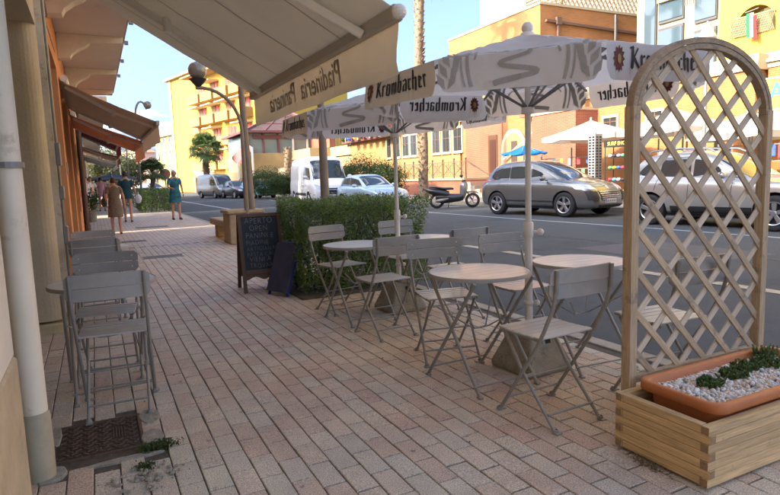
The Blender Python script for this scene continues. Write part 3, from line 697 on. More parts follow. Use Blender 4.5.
def stroke(pts, w_):
    L_, R_ = [], []
    for i, p in enumerate(pts):
        a = pts[max(i-1, 0)]; b = pts[min(i+1, len(pts)-1)]; dx, dy = b[0]-a[0], b[1]-a[1]; l = math.hypot(dx, dy) or 1; ww = w_[i] if isinstance(w_, (list, tuple)) else w_
        L_.append((p[0]-dy/l*ww/2, p[1]+dx/l*ww/2)); R_.append((p[0]+dy/l*ww/2, p[1]-dx/l*ww/2))
    return [[L_[i], L_[i+1], R_[i+1], R_[i]] for i in range(len(pts)-1)]
def wheat_art():
    P = []
    # winding river inside a round field, arcs and ears of barley on both sides, pointed trees above
    riv = [((.04+.07*f)*math.sin(2.2+f*15), .085-.225*f) for f in [k/44 for k in range(45)]]
    P += stroke(riv, [.008+.020*k/44 for k in range(45)])
    P += stroke([(-.20, -.02), (-.17, .035), (-.1, .085), (0, .10), (.1, .085), (.17, .035), (.20, -.02)], .010)
    for s in (-1, 1):
        for r0, wd in ((.235, .016), (.265, .010)):
            arc = [(s*(r0-.22*((b+.02)/.32)**2*.6), b) for b in np.linspace(-.145, .13, 10)]
            P += stroke(arc, wd)
        for k in range(5):
            b = -.115+k*.052; cx_ = s*(.335-.012*k)
            for q in (-1, 1):
                P.append([(cx_+s*q*.006, b-.035), (cx_+s*q*.042, b-.005), (cx_+s*q*.05, b+.045), (cx_+s*q*.012, b+.012)][::s*q])
    for k in range(5):
        x = -.14+k*.07; P.append([(x-.04, .11), (x+.04, .11), (x+.006, .17+.02*(k % 2)), (x-.006, .17+.02*(k % 2))])
    return P
def glyphs(txt, h):
    w_ = .15; P = []; x = 0
    def V(x, y0, y1): P.append([(x, y0+.05), (x+w_*.55, y0-.03), (x+w_, y0+.05), (x+w_, y1-.04), (x+w_*.5, y1+.04), (x, y1-.05)])
    def D(x, y, s=.1): P.append([(x-s, y), (x, y-s*.8), (x+s, y), (x, y+s*.8)])
    def Lr(a, b, t=.07): P.extend(stroke([a, b], t))
    adv = {}
    for ch in txt:
        if ch == 'K': V(x, 0, .98); V(x+.02, 0, 1.02); Lr((x+w_, .48), (x+.45, .95), .1); Lr((x+w_, .55), (x+.5, .02), .14); Lr((x-.12, .93), (x+.12, 1.0), .08); a = .60
        elif ch == 'r': V(x, 0, .64); D(x+.26, .58, .1); Lr((x+.1, .48), (x+.26, .6), .06); a = .40
        elif ch in 'oO': V(x, .03, .62); V(x+.25, .03, .62); Lr((x+.06, .62), (x+.34, .56), .08); Lr((x+.06, .04), (x+.34, .0), .08); a = .48
        elif ch == 'm':
            for k in range(3): V(x+.24*k, 0, .62)
            Lr((x+.06, .52), (x+.3, .62), .07); Lr((x+.32, .52), (x+.55, .62), .07); a = .72
        elif ch == 'b': V(x, .02, 1.0); V(x+.25, .03, .60); Lr((x+.06, .52), (x+.34, .62), .07); Lr((x+.06, .05), (x+.34, 0), .08); a = .48
        elif ch == 'a': V(x+.25, 0, .62); V(x, .03, .34); Lr((x+.05, .34), (x+.3, .4), .06); Lr((x, .56), (x+.3, .63), .09); Lr((x+.03, .02), (x+.28, .08), .06); a = .48
        elif ch == 'c': V(x, .03, .62); D(x+.24, .56, .09); Lr((x+.06, .04), (x+.3, .06), .08); a = .38
        elif ch == 'h': V(x, 0, 1.0); V(x+.25, -.08, .60); Lr((x+.06, .52), (x+.34, .62), .07); a = .48
        elif ch == 'e': V(x, .03, .62); Lr((x+.06, .62), (x+.3, .5), .11); Lr((x+.06, .36), (x+.32, .5), .06); Lr((x+.06, .04), (x+.3, .07), .08); a = .40
        else: a = .3
        x += a+.035
    return [[(p[0]*h-x*h/2, p[1]*h) for p in q] for q in P]
def build_parasol(lb, cx_, cy_, r, a0, z, tx, ty, ztop, fl, group):
    t = thing('cafe_parasol', lb, 'parasol', (cx_, cy_, 0), 0, group)
    MB().tube([(0, 0, .12), (0, 0, .92)], .024, 16).build('lower_pole', WHITEM, t, smooth='auto', angle=40)
    MB().tube([(0, 0, .90), (0, 0, ztop)], .0185, 16).build('upper_pole', WHITEM, t, smooth='auto', angle=40)
    MB().lathe([(.025, 0), (.031, .01), (.031, .09), (.025, .10)], (0, 0, .84), 16).build('collar', WHITEM, t, smooth='auto', angle=40)
    MB().tube([(0, 0, .875), (.05, -.035, .875)], .01, 8).sphere((.06, -.042, .875), .022, 8).build('clamp_knob', WHITEM, t, smooth='auto', angle=40)
    MB().sphere((0, 0, .42), .034, 8, .7).sphere((.04, -.03, .42), .02, 6).build('lower_knob', WHITEM, t, smooth='auto', angle=60)
    MB().sphere((0, 0, ztop+.035), .036, 10).lathe([(.05, -.03), (.045, 0), (.015, .02)], (0, 0, ztop), 16).build('finial', WHITEM, t, smooth='auto', angle=60)
    C = [];
    for k in range(8):
        a = R(a0+45*k); dx, dy = r*math.cos(a), r*math.sin(a); C.append(Vector((dx, dy, z+tx*dx+ty*dy)))
    A = Vector((0, 0, ztop))
    rbs = MAT_RIB = mat('parasol_rib', (.20, .20, .20), .4, .4)
    art = tess(wheat_art()); k_txt = tess(glyphs('Krombacher', .105)); emb = []
    for j in range(12):
        a = 2*math.pi*j/12; emb.append([(-.305+.032*math.cos(a-.26), .055+.05*math.sin(a-.26)), (-.305+.045*math.cos(a), .055+.066*math.sin(a)), (-.305+.032*math.cos(a+.26), .055+.05*math.sin(a+.26)), (-.305, .055)])
    emb_t = tess(emb); ring = tess([[(-.305+.016*math.cos(2*math.pi*j/10), .055+.024*math.sin(2*math.pi*j/10)) for j in range(10)]])
    for k in range(8):
        p, q = C[k], C[(k+1) % 8]; mid = (p+q)/2; u = (q-p).normalized(); s = (q-p).length; up = (A-mid); Ls = up.length; up.normalize()
        nr = u.cross(up).normalized(); 
        if nr.z < 0: nr = -nr
        outd = Vector((mid.x, mid.y, 0)).normalized(); fdir = (Vector((0, 0, -1))+outd*.06).normalized()
        # text must read left to right from outside: +u for an outside viewer
        sgn = 1 if (Vector((0, 0, 1)).cross(outd)).dot(u) > 0 else -1
        wheat = (k % 2 == 0)
        def canopy(a, b, off=0):
            sag = -.035*math.sin(math.pi*min(1, max(0, b/Ls)))*(1-min(1, abs(a)/(s/2*max(.02, 1-b/Ls)))**2*.98)-.004*math.sin(a*23+b*31+k)*min(1, b*6)
            return mid+u*(a*sgn)+up*b+nr*(sag+off)
        def flap(a, b, off=0):   # b negative
            return mid+u*(a*sgn)+fdir*(-b)+outd*(.018*math.sin(a*5+k)*(-b/fl)+.006*math.sin(a*19+k*2)*(-b/fl)+.004*math.sin(a*43+b*30+k)*(-b/fl)+off)
        n1 = 24; rows = []
        for j in range(31):
            b = Ls*j/30*.995; hw = s/2*(1-b/Ls); rows.append([canopy(-hw+2*hw*i/n1, b) for i in range(n1+1)])
        cp_ = MB().grid(rows).build('canopy_panel', FABW, t, smooth=True)
        rows = []; NA = 28; cr_ = .055
        for i in range(NA+1):
            a = (-s/2+.012)+(s-.024)*i/NA; e = max(0, abs(a)-(s/2-.012-cr_))/cr_; bot = fl-cr_*(1-math.sqrt(max(0, 1-min(1, e)**2)))
            rows.append([flap(a, -bot*j/6) for j in range(7)])
        # one name flap is tinted beige: warm bounced light painted into its cloth
        fp_ = MB().grid(rows).build('valance_flap', FABWARM if not wheat and k == KWARM else FABW, t, smooth=True)
        def deco(nm, vf, m, fn, sh=(0, 0), sc_=1.0):
            Vv, Ff = vf
            for off in (.0035, -.0035):
                mbb = MB(); mbb.add([fn((x+sh[0])*sc_, (y+sh[1])*sc_, off) for x, y in Vv], Ff); mbb.build(nm, m, fp_, smooth=False)
        if wheat:
            g_ = s/.78
            def both(a, b, off): 
                a *= g_; b = b*g_
                if b >= 0: return canopy(a, b*1.35, abs(off)*1.5*(1 if off > 0 else -1))
                return flap(a, max(b*(fl/.165/g_)*1.0, -fl+.006), off)
            deco('wheat_print', art, PGREY, both)
        else:
            deco('name_print', k_txt, PBLACK, flap, (.05, -.065-.055), s/.82)
            deco('emblem_print', emb_t, PRED, flap, (-.005, -.075-.055), s/.82)
            deco('emblem_centre', ring, PGOLD, lambda a, b, off: flap(a, b, off*1.6), (-.005, -.075-.055), s/.82)
        # ribs and struts under each ridge
        MB().bar(A*.995+Vector((0, 0, -.03)), p*.99+Vector((0, 0, -.012)), .012, .016).build('rib', rbs, t)
        inner = A+(p-A)*.5+Vector((0, 0, -.02)); MB().bar(Vector((0, 0, z-.20)), inner, .010, .012).build('strut', rbs, t)
    MB().lathe([(.02, 0), (.04, .005), (.04, .04), (.02, .045)], (0, 0, z-.23), 14).build('runner', WHITEM, t, smooth='auto', angle=40)
    return t
KWARM = 3
build_parasol('near white parasol with grey barley prints and lettered flaps over the bistro tables', 2.43, 2.91, 1.00, 24.6, 1.835, .030, .010, 2.085, .165, 'lettered cafe parasols')
build_parasol('second white parasol, farther off by the hedge, half hidden by the awning', 2.54, 4.93, 1.03, 20.5, 1.84, .045, .009, 2.09, .165, 'lettered cafe parasols')
# concrete feet of the parasols
for (x, y, a, lb) in ((2.43, 2.89, 4, 'tapered concrete block holding the near parasol pole'), (2.50, 4.85, 3, 'tapered concrete block holding the second parasol pole')):
    t = thing('concrete_base', lb, 'parasol base', (x, y, 0), R(a)); A_, B_ = .185, .095; vs = []
    bm_ = MB(); bm_.add([(-A_, -A_, 0), (A_, -A_, 0), (A_, A_, 0), (-A_, A_, 0), (-A_, -A_, .04), (A_, -A_, .04), (A_, A_, .04), (-A_, A_, .04), (-B_, -B_, .27), (B_, -B_, .27), (B_, B_, .27), (-B_, B_, .27)],
        [(3,2,1,0), (0,1,5,4), (1,2,6,5), (2,3,7,6), (3,0,4,7), (4,5,9,8), (5,6,10,9), (6,7,11,10), (7,4,8,11), (8,9,10,11)])
    bm_.build('block', CONC, t, bevel=.018, seg=3)
    MB().bar((A_*.80, -.03, .10), (B_+.012, -.03, .235), .045, .012, (1, 0, 0)).bar((.02, -A_*.80, .10), (.02, -B_-.012, .235), .045, .012, (0, 1, 0)).build('grip_notch', DARK, t)
    MB().lathe([(.026, .27), (.04, .272), (.04, .30), (.026, .303)], (0, 0, 0), 16).build('socket', GRAYMETAL, t)

# ---------------------------------------------------------------- planter with trellis
TERRX = 0
WOOD = mat('pine_wood', (.60, .42, .21), .68, var=.38, scale=5, grain=(1.2, 22, 22), bump=.4, bscale=18, rand=.14, dirt=((.26, .19, .11), 16, .60))
WOODW = mat('weathered_wood', (.47, .36, .225), .8, var=.36, scale=5, grain=(1.2, 24, 24), bump=.5, bscale=20, rand=.16, dirt=((.22, .19, .15), 11, .55))
WOODL = mat('pale_wood', (.60, .50, .36), .8, var=.2, scale=5, grain=(1.2, 24, 24), bump=.4, bscale=20, rand=.12)
X0, X1, Y0, Y1 = 2.02, 3.14, 1.375, 1.825
pt = thing('trellis_planter', 'wooden planter box with a tall arched lattice trellis behind', 'planter', (X0, Y0, 0)); o_ = Vector((X0, Y0, 0))
def bl(name, p, q, wd, ht, m, up=(0, 0, 1), parent=pt, bevel=.0022): return beam(name, Vector(p)-root_loc(parent), Vector(q)-root_loc(parent), wd, ht, m, parent, up, bevel)
NR = 7; rh = .0352
for k in range(NR):
    z = .012+rh*k+rh/2; lo_ = (k % 2 == 0); hb = rh-.0014
    xa, xb = (X0-.005, X1+.005) if lo_ else (X0+.036, X1-.036); ya_, yb_ = (Y0+.036, Y1-.036) if lo_ else (Y0-.004, Y1+.004)
    bl('board', (xa, Y0+.017, z), (xb, Y0+.017, z), .034, hb, WOOD); bl('board', (xa, Y1-.017, z), (xb, Y1-.017, z), .034, hb, WOOD)
    bl('board', (X0+.017, ya_, z), (X0+.017, yb_, z), .034, hb, WOOD); bl('board', (X1-.017, ya_, z), (X1-.017, yb_, z), .034, hb, WOOD)
W(MB().box(X0+.04, X1-.04, Y0+.04, Y1-.04, .03, .06), 'bottom_board', WOODW, pt)
W(MB().box(X0+.06, X0+.12, Y0+.05, Y0+.10, 0, .014).box(X1-.12, X1-.06, Y0+.05, Y0+.1, 0, .014).box(X0+.25, X0+.3, Y0+.05, Y0+.1, 0, .014), 'foot_block', WOODW, pt)
TY = Y1+.028; XL, XR, ZS, ZA = 2.128, 3.082, 1.50, 1.842
for x in (XL, XR):
    bl('post', (x, TY, 0.03 if x > 3 else 0), (x, TY, ZS+.02), .045, .05, WOODW, (0, 1, 0))
# laminated arch of curved strips
xc = (XL+XR)/2; ra = (XR-XL)/2+.022; hz = ZA-ZS; nseg = 36
def arcp(t, off): return (xc-(ra+off)*math.cos(t), ZS+(hz+off)*math.sin(t))
for (o0, o1, nm, y0_, y1_) in ((-.026, .0, 'arch_strip', TY-.022, TY+.022), (-.052, -.0275, 'arch_strip', TY-.021, TY+.021)):
    rows = []
    for i in range(nseg+1):
        t_ = math.pi*i/nseg; a = arcp(t_, o0); b = arcp(t_, o1)
        rows.append([(a[0], y0_, a[1]), (b[0], y0_, b[1]), (b[0], y1_, b[1]), (a[0], y1_, a[1]), (a[0], y0_, a[1])])
    m_ = MB().grid(rows); m_.add(rows[0][:4], [(0, 1, 2, 3)]); m_.add(rows[-1][:4], [(3, 2, 1, 0)]); W(m_, nm, mat('arch_wood', (.34, .26, .165), .8, var=.3, scale=9, grain=(4, 22, 9), bump=.5, bscale=20, dirt=((.20, .17, .13), 9, .55)), pt, bevel=.003)
bl('bottom_rail', (XL+.024, TY, .285), (XR-.024, TY, .285), .03, .035, WOODW)
def inside(x, z):
    if x < XL+.018 or x > XR-.018 or z < .30: return False
    if z <= ZS: return True
    return ((x-xc)/(ra-.045))**2+((z-ZS)/(hz-.045))**2 < 1
def lattice(sl, zs, y, m, wd):
    for zc in zs:     # zc is the height where the slat's line crosses x = xc
        a = b = None
        for i in range(400):
            x = XL+(XR-XL)*i/399; z = zc+sl*(x-xc)
            if inside(x, z):
                if a is None: a = (x, z)
                b = (x, z)
        if a and b and b[0]-a[0] > .05: bl('lattice_slat', (a[0]-.008, y, a[1]-.008*sl), (b[0]+.008, y, b[1]+.008*sl), .009, wd, m, (0, 0, 1))
st_ = .1895
lattice(-1.0, [.345-.1895*2+st_*k for k in range(12)], TY-.006, WOODW, .033)
lattice(.93, [.41-.1895*2+st_*k for k in range(12)], TY+.005, WOODL, .033)
# terracotta trough
PX0, PX1, PY0, PY1, PZB, PZT = 2.10, 3.06, 1.395, 1.795, .10, .315
tp = thing('terracotta_trough', 'long terracotta plastic trough filled with white pebbles, sitting in the wooden planter', 'plant pot', ((PX0+PX1)/2, (PY0+PY1)/2, PZB))
TERR = mat('terracotta', (.50, .175, .06), .55, var=.1, scale=6, bump=.1, dirt=((.42, .22, .14), 12, .62))
def rrect(x0, x1, y0, y1, r, n=6):
    P_ = []
    for cx_, cy_, a0 in ((x1-r, y1-r, 0), (x0+r, y1-r, 90), (x0+r, y0+r, 180), (x1-r, y0+r, 270)):
        for k in range(n+1): a = R(a0+90*k/n); P_.append((cx_+r*math.cos(a), cy_+r*math.sin(a)))
    return P_
rings = []
for (ins, z, r) in ((.06, PZB, .05), (.035, PZT-.07, .06), (.030, PZT-.045, .06), (.006, PZT-.043, .06), (.0, PZT-.038, .06), (.0, PZT-.006, .06), (.004, PZT, .06), (.024, PZT+.001, .05), (.030, PZT-.006, .05), (.034, PZT-.03, .05), (.05, PZT-.05, .05)):
    rings.append([(x, y, z) for x, y in rrect(PX0+ins, PX1-ins, PY0+ins, PY1-ins, max(.01, r))])
mb = MB(); 
for r_ in rings: r_.append(r_[0])
mb.grid(rings); W(mb, 'trough', TERR, tp, smooth='auto', angle=60)
W(MB().prism(rrect(PX0+.06, PX1-.06, PY0+.06, PY1-.06, .04), .004, ((0, 0, PZB), (1, 0, 0), (0, 1, 0), (0, 0, 1))).prism(rrect(PX0+.045, PX1-.045, PY0+.045, PY1-.045, .04), .01, ((0, 0, PZT-.058), (1, 0, 0), (0, 1, 0), (0, 0, 1))), 'soil', EARTH, tp)
# pebbles: 300 singles near the camera, the rest joined
PEB = bpy.data.materials.new('pebble'); PEB.use_nodes = True; n_ = PEB.node_tree; b_ = n_.nodes['Principled BSDF']; b_.inputs['Roughness'].default_value = .55
gi = n_.nodes.new('ShaderNodeNewGeometry'); oi = n_.nodes.new('ShaderNodeObjectInfo'); ad = n_.nodes.new('ShaderNodeMath'); ad.operation = 'ADD'
n_.links.new(gi.outputs['Random Per Island'], ad.inputs[0]); n_.links.new(oi.outputs['Random'], ad.inputs[1]); md = n_.nodes.new('ShaderNodeMath'); md.operation = 'FRACT'; n_.links.new(ad.outputs[0], md.inputs[0])
rp = n_.nodes.new('ShaderNodeValToRGB'); e_ = rp.color_ramp.elements; e_[0].color = (.78, .80, .82, 1); e_[1].color = (.90, .90, .88, 1); x_ = e_.new(.18); x_.color = (.36, .39, .41, 1); x_ = e_.new(.3); x_.color = (.80, .81, .80, 1); x_ = e_.new(.88); x_.color = (.56, .44, .32, 1)
n_.links.new(md.outputs[0], rp.inputs[0]); n_.links.new(rp.outputs[0], b_.inputs['Base Color'])
ico = bmesh.new(); bmesh.ops.create_icosphere(ico, subdivisions=2, radius=1.0); IV = np.array([v.co[:] for v in ico.verts]); IF = np.array([[v.index for v in f.verts] for f in ico.faces]); ico.free()
pebm = []
for j in range(4):
    v = IV*(1+.22*np.sin(IV[:, [1, 2, 0]]*2.3+j)); me = bpy.data.meshes.new('pebble'); me.from_pydata(v.tolist(), [], IF.tolist()); me.materials.append(PEB); me.polygons.foreach_set('use_smooth', [True]*len(IF)); pebm.append(me)
pts = []
for k in range(3600):
    x, y = random.uniform(PX0+.05, PX1-.05), random.uniform(PY0+.05, PY1-.05); pts.append((x, y))
pts.sort(key=lambda p: p[1]+.35*p[0])
VV = []; FFs = []; cnt = 0; tl = root_loc(tp); used = []
for i, (x, y) in enumerate(pts):
    r = random.uniform(.006, .0125); z = PZT-.052+random.uniform(.0, .02)+.012*math.sin(math.pi*(y-PY0)/(PY1-PY0))
    if cnt < 300 and i % 4 == 0 and z > PZT-.044:
        o = share('pebble', pebm[cnt % 4], tp, Vector((x, y, z+.004))-tl, (random.random()*3, random.random()*3, random.random()*3), (r, r*random.uniform(.7, 1), r*random.uniform(.5, .8))); cnt += 1
    else:
        q = Matrix.Rotation(random.random()*3, 3, (random.random(), random.random(), random.random()+.1)); S = np.array([r, r*random.uniform(.7, 1), r*random.uniform(.5, .8)])
        VV.append((IV[:12] if False else IV)*S @ np.array(q).T + np.array([x, y, z])-np.array(tl)); FFs.append(IF+len(IV)*(len(VV)-1))
npmesh('pebbles', np.concatenate(VV), np.concatenate(FFs), PEB, tp, smooth=True, kind='stuff')
# succulents
SUC = leafmat('succulent_leaf', (.03, .085, .02), (.20, .28, .09), 30, .15)
for (px, py, s, lb) in ((710, 385, .055, 'small dark green succulent cushion nearest the front left of the pebbles'), (732, 376, .062, 'flat green succulent clump in the middle of the pebbles'), (744, 369, .055, 'green succulent clump in the pebbles, just right of the middle one'), (767, 365, .07, 'largest green succulent clump, at the right side of the pebble trough'), (766, 357, .05, 'tall thin succulent sprig by the back rim of the trough')):
    c = PZ(px, py, PZT-.02); c.x = min(c.x, PX1-.06); c.y = min(c.y, PY1-.06)
    t = thing('succulent', lb, 'succulent', c); mb = MB(); rnd = random.Random(px)
    for k in range(70 if s > .05 else 40):
        a = rnd.random()*6.28; d = rnd.random()**.6*s*1.25; h_ = rnd.uniform(.012, .030)*(1.8 if py == 357 else 1); bx, by = d*math.cos(a), d*math.sin(a)*.8
        lean = (rnd.gauss(0, .008), rnd.gauss(0, .008)); N = 34
        for j in range(N):
            f = j/N; th = j*2.4; z = h_*f; lr = .0095*(1-.45*f); ca_, sa_ = math.cos(th), math.sin(th); x = bx+lean[0]*f; y = by+lean[1]*f
            mb.add([(x, y, z), (x+ca_*lr*.6-sa_*.0026, y+sa_*lr*.6+ca_*.0026, z+.004), (x+ca_*lr, y+sa_*lr, z+.0095), (x+ca_*lr*.6+sa_*.0026, y+sa_*lr*.6-ca_*.0026, z+.004)], [(0, 1, 2, 3)])
    mb.build('leaves', SUC, t)['kind'] = 'stuff'
# dry straw below the planter
P = np.stack([rng.normal(2.1, .05, 500), rng.normal(1.62, .06, 500), rng.uniform(0, .02, 500)], 1); P[:, 0] = np.where(rng.uniform(size=500) < .5, 2.0-np.abs(rng.normal(0, .02, 500)), P[:, 0])
leaves('dry_grass', P, .02, leafmat('straw', (.12, .09, .04), (.28, .21, .10), 20), asp=.15)

# ---------------------------------------------------------------- sandwich boards
BW = mat('board_wood', (.115, .062, .032), .55, var=.3, scale=5, grain=(16, 16, 1.5)); SLATE = mat('chalkboard', (.010, .017, .026), .55, var=.3, scale=5, dirt=((.03, .038, .048), 6, .55))
CHALK = mat('chalk', (.30, .305, .30), .95, var=.3, scale=40)
sb = thing('chalkboard_sign', 'wooden A-frame chalkboard with chalk menu in front of the street', 'chalkboard', (1.66, 6.72, 0), R(-3))
# front leaf leans back: top at y=+.12, bottom at y=-.13
def leaf(parent, ysg, text):
    th = math.atan2(.20, .88); dn = Vector((0, ysg*math.sin(th), -math.cos(th))); upv = -dn; rt = Vector((1, 0, 0)); nr = rt.cross(upv)*(1); top = Vector((0, ysg*.012, .885))
    if ysg < 0: nr = Vector((0, -math.cos(th), math.sin(th)))*1.0
    else: nr = Vector((0, math.cos(th), math.sin(th)))
    hw = .245
    for x in (-hw+.02, hw-.02): beam('frame_post', top+rt*x, top+rt*x+dn*.9, .04, .022, BW, parent, nr)
    beam('frame_rail', top+rt*(-hw+.041)+dn*.02, top+rt*(hw-.041)+dn*.02, .04, .022, BW, parent, nr)
    beam('frame_rail', top+rt*(-hw+.041)+dn*.67, top+rt*(hw-.041)+dn*.67, .05, .022, BW, parent, nr)
    # scalloped apron
    pl = [(-hw+.042, 0), (hw-.042, 0)]+[(hw-.042-(2*hw-.084)*k/16, -.045-.018*math.cos(4*math.pi*k/16)) for k in range(17)]
    MB().prism([(x, y) for x, y in pl], .012, (top+dn*.696-nr*.006, rt, upv, nr)).build('apron', BW, parent)
    MB().prism([(-hw+.041, 0), (hw-.041, 0), (hw-.041, -.604), (-hw+.041, -.604)], .008, (top+dn*.041-nr*.004, rt, upv, nr)).build('slate', SLATE, parent)
    if text:
        lines = ['APERTO', 'OPEN', 'PANINI E', 'PIADINE', 'ARTIGIANALI', 'PASTA CALDA', 'VIENI A', 'TROVARCI']; sz = [.078, .074, .070, .062, .055, .055, .064, .06]; y = -.075
        for i, (l, s) in enumerate(zip(lines, sz)):
            V, F = text_mb(l, s*1.25, shear=.05*(-1)**i, bold=-.0022, xs=.82, spacing=1.12, align='LEFT'); y -= 0
            MB().add([(top+dn*.041)+rt*(-.17+(.05 if i in (1,) else .0)+(.02 if i > 5 else 0)+xx)+upv*(y+yy+.004*math.sin(xx*30+i))+nr*.0055 for xx, yy in V], F).build('chalk_lettering', CHALK, parent)
            y -= s*1.02+.006
leaf(sb, -1, True); leaf(sb, 1, False)
MB().tube([(-.2, -.01, .885), (-.2, .01, .885)], .008, 6).tube([(.2, -.01, .885), (.2, .01, .885)], .008, 6).build('hinge', GRAYMETAL, sb)
BLUE = mat('blue_frame', (.012, .03, .22), .5); 
s2 = thing('blue_a_frame_sign', 'dark A-frame sign with blue edges seen almost edge-on beside the chalkboard', 'sandwich board', (1.90, 6.30, 0), R(22))
# leaves lean along local x: front leaf faces -x
for sg, wd in ((-1, .34), (1, .34)):
    th = math.atan2(.20, .56); dn = Vector((sg*math.sin(th), 0, -math.cos(th))); up_ = -dn; top = Vector((sg*.01, 0, .56)); nr = Vector((sg*math.cos(th), 0, math.sin(th))); yy = Vector((0, 1, 0))
    for y in (-wd/2+.012, wd/2-.012): beam('frame_post', top+yy*y, top+yy*y+dn*.60, .022, .024, BLUE, s2, nr)
    beam('frame_rail', top+yy*(-wd/2+.024)+dn*.012, top+yy*(wd/2-.024)+dn*.012, .024, .022, BLUE, s2, nr); beam('frame_rail', top+yy*(-wd/2+.024)+dn*.45, top+yy*(wd/2-.024)+dn*.45, .024, .022, BLUE, s2, nr)
    if sg < 0: MB().prism([(-wd/2+.002, 0), (wd/2-.002, 0), (wd/2-.002, -.55), (-wd/2+.002, -.55)], .03, (top-nr*.0+dn*.01+nr*.013, yy, up_, nr)).build('panel', mat('panel_brown', (.05, .055, .10), .6, var=.3, scale=8), s2)
yb = thing('yellow_notice', 'yellow notice leaning low between the chalkboard and the blue sign', 'notice', (1.70, 6.50, 0), R(8))
MB().add([(-.05, 0, 0), (.03, 0, 0), (.10, .05, .20), (.02, .05, .20), (-.05, .008, 0), (.03, .008, 0), (.10, .058, .20), (.02, .058, .20)], [(0, 1, 2, 3), (7, 6, 5, 4), (0, 4, 5, 1), (1, 5, 6, 2), (2, 6, 7, 3), (3, 7, 4, 0)]).build('panel', mat('yellow_print', (.62, .45, .05), .6, var=.3, scale=20), yb)

# ---------------------------------------------------------------- concrete planter bench and the two poles
CB = mat('bench_stone', (.42, .31, .17), .9, var=.2, scale=9, bump=.5, bscale=60)
bn = thing('stone_planter_bench', 'ochre stone planter block with a slab bench on its left, at the road edge', 'planter bench', (2.66, 12.2, 0))
MB().box(-.30, .38, -.30, .36, 0, .62).build('block', CB, bn, bevel=.03, seg=2)
MB().box(-.34, .42, -.34, .40, .62, .69).build('coping', CB, bn, bevel=.015)
MB().box(-.30, .30, -.0+.362, 2.0, .30, .45).build('slab_seat', CB, bn, bevel=.02); MB().box(-.2, .2, 1.7, 1.95, 0, .30).build('slab_foot', CB, bn, bevel=.02)
POLEM = mat('brown_pole', (.24, .19, .13), .6, var=.25, scale=3)
def lamp(lb, x, y, H, reach, s=1.0, side=-1, aim=1):
    t = thing('street_lamp', lb, 'street lamp', (x, y, 0))
    pts = [(0, 0, 0), (0, 0, H*.55), (0, 0, H-.95)]
    for k in range(1, 9): a = R(90*k/8*.97); pts.append((side*reach*(1-math.cos(a)), 0, H-.95+.80*math.sin(a)))
    pts.append((side*reach*1.12, 0, H-.155)); MB().tube(pts, [.055*s, .042*s]+[.034*s]*(len(pts)-2), 10).build('post', POLEM, t, smooth='auto', angle=60)
    e = pts[-1]; gx = side*reach*1.05
    MB().lathe([(.02, -.02), (.10, .06), (.15, .12), (.165, .14)], (gx, 0, H-.13), 20).build('fitting', mat('lamp_black', (.03, .03, .03), .4), t, smooth='auto', angle=60)
    MB().sphere((gx, 0, H+.17), .17, 14).build('globe', mat('lamp_globe', (.22, .22, .17), .12, spec=.6, coat=.5), t, smooth=True)
    return t
lp = PD(247, 110, 12.9)
lamp('globe street lamp with curved arm beside the cafe awning', 2.72, 11.9, 3.22, .74)
wp = thing('wooden_post', 'leaning brown wooden post beside the nearest street lamp', 'post', (2.86, 12.0, .0))
a_ = PY(241, 90, 12.0)-Vector((2.86, 12.0, 0)); MB().tube([(0, 0, .0), (a_.x*.5, 0, a_.z*.5), (a_.x, 0, a_.z), (a_.x*1.03, 0, a_.z+.6)], [.085, .075, .06, .058], 10).build('shaft', POLEM, wp, smooth='auto', angle=50)
wp = thing('wooden_post', 'thick brown wooden post rising behind the hedge by the white van', 'post', (3.62-.5, 8.9, .0))
b0 = PY(325, 196, 8.9); b1 = PY(321, 105, 8.9); wp.location = (b0.x+.02, 8.9, 0)
MB().tube([(0, 0, 0), (b0.x-wp.location.x, 0, b0.z), (b1.x-wp.location.x, 0, b1.z), (b1.x-wp.location.x-.02, 0, b1.z+.12)], [.075, .07, .058, .055], 12).build('shaft', POLEM, wp, smooth='auto', angle=50)
MB().lathe([(.062, -.02), (.075, -.02), (.075, .02), (.062, .02)], (b1.x-wp.location.x, 0, b1.z-.13), 12).build('band', GRAYMETAL, wp)
# ---------------------------------------------------------------- vehicles
RUB = mat('tyre_rubber', (.018, .018, .019), .8); ALLOY = mat('alloy', (.52, .53, .54), .28, .85); TRIM = mat('black_trim', (.02, .02, .021), .6); CHROME = mat('chrome', (.6, .6, .6), .12, 1)
LAMPG = mat('headlamp_lens', (.50, .55, .58), .08, .2, coat=.8, spec=.8); REDL = mat('tail_lamp', (.35, .01, .012), .15, coat=.7); PLATE = mat('number_plate', (.62, .63, .64), .4); INKB = mat('plate_ink', (.02, .02, .03), .6)
def paint(name, c, metal=.55, rough=.28): return mat(name, c, rough, metal, coat=.9, spec=.5)
def catmull(tab, n):
    tab = [np.array(t, float) for t in tab]; out_ = []
    for i in range(len(tab)-1):
        p0 = tab[max(i-1, 0)]; p1 = tab[i]; p2 = tab[i+1]; p3 = tab[min(i+2, len(tab)-1)]
        for k in range(n):
            t = k/n; v = .5*((2*p1)+(p2-p0)*t+(2*p0-5*p1+4*p2-p3)*t*t+(3*p1-p0-3*p2+p3)*t**3)*1.0
            v[0] = p1[0]+(p2[0]-p1[0])*t; out_.append(v)
    out_.append(tab[-1]); return out_
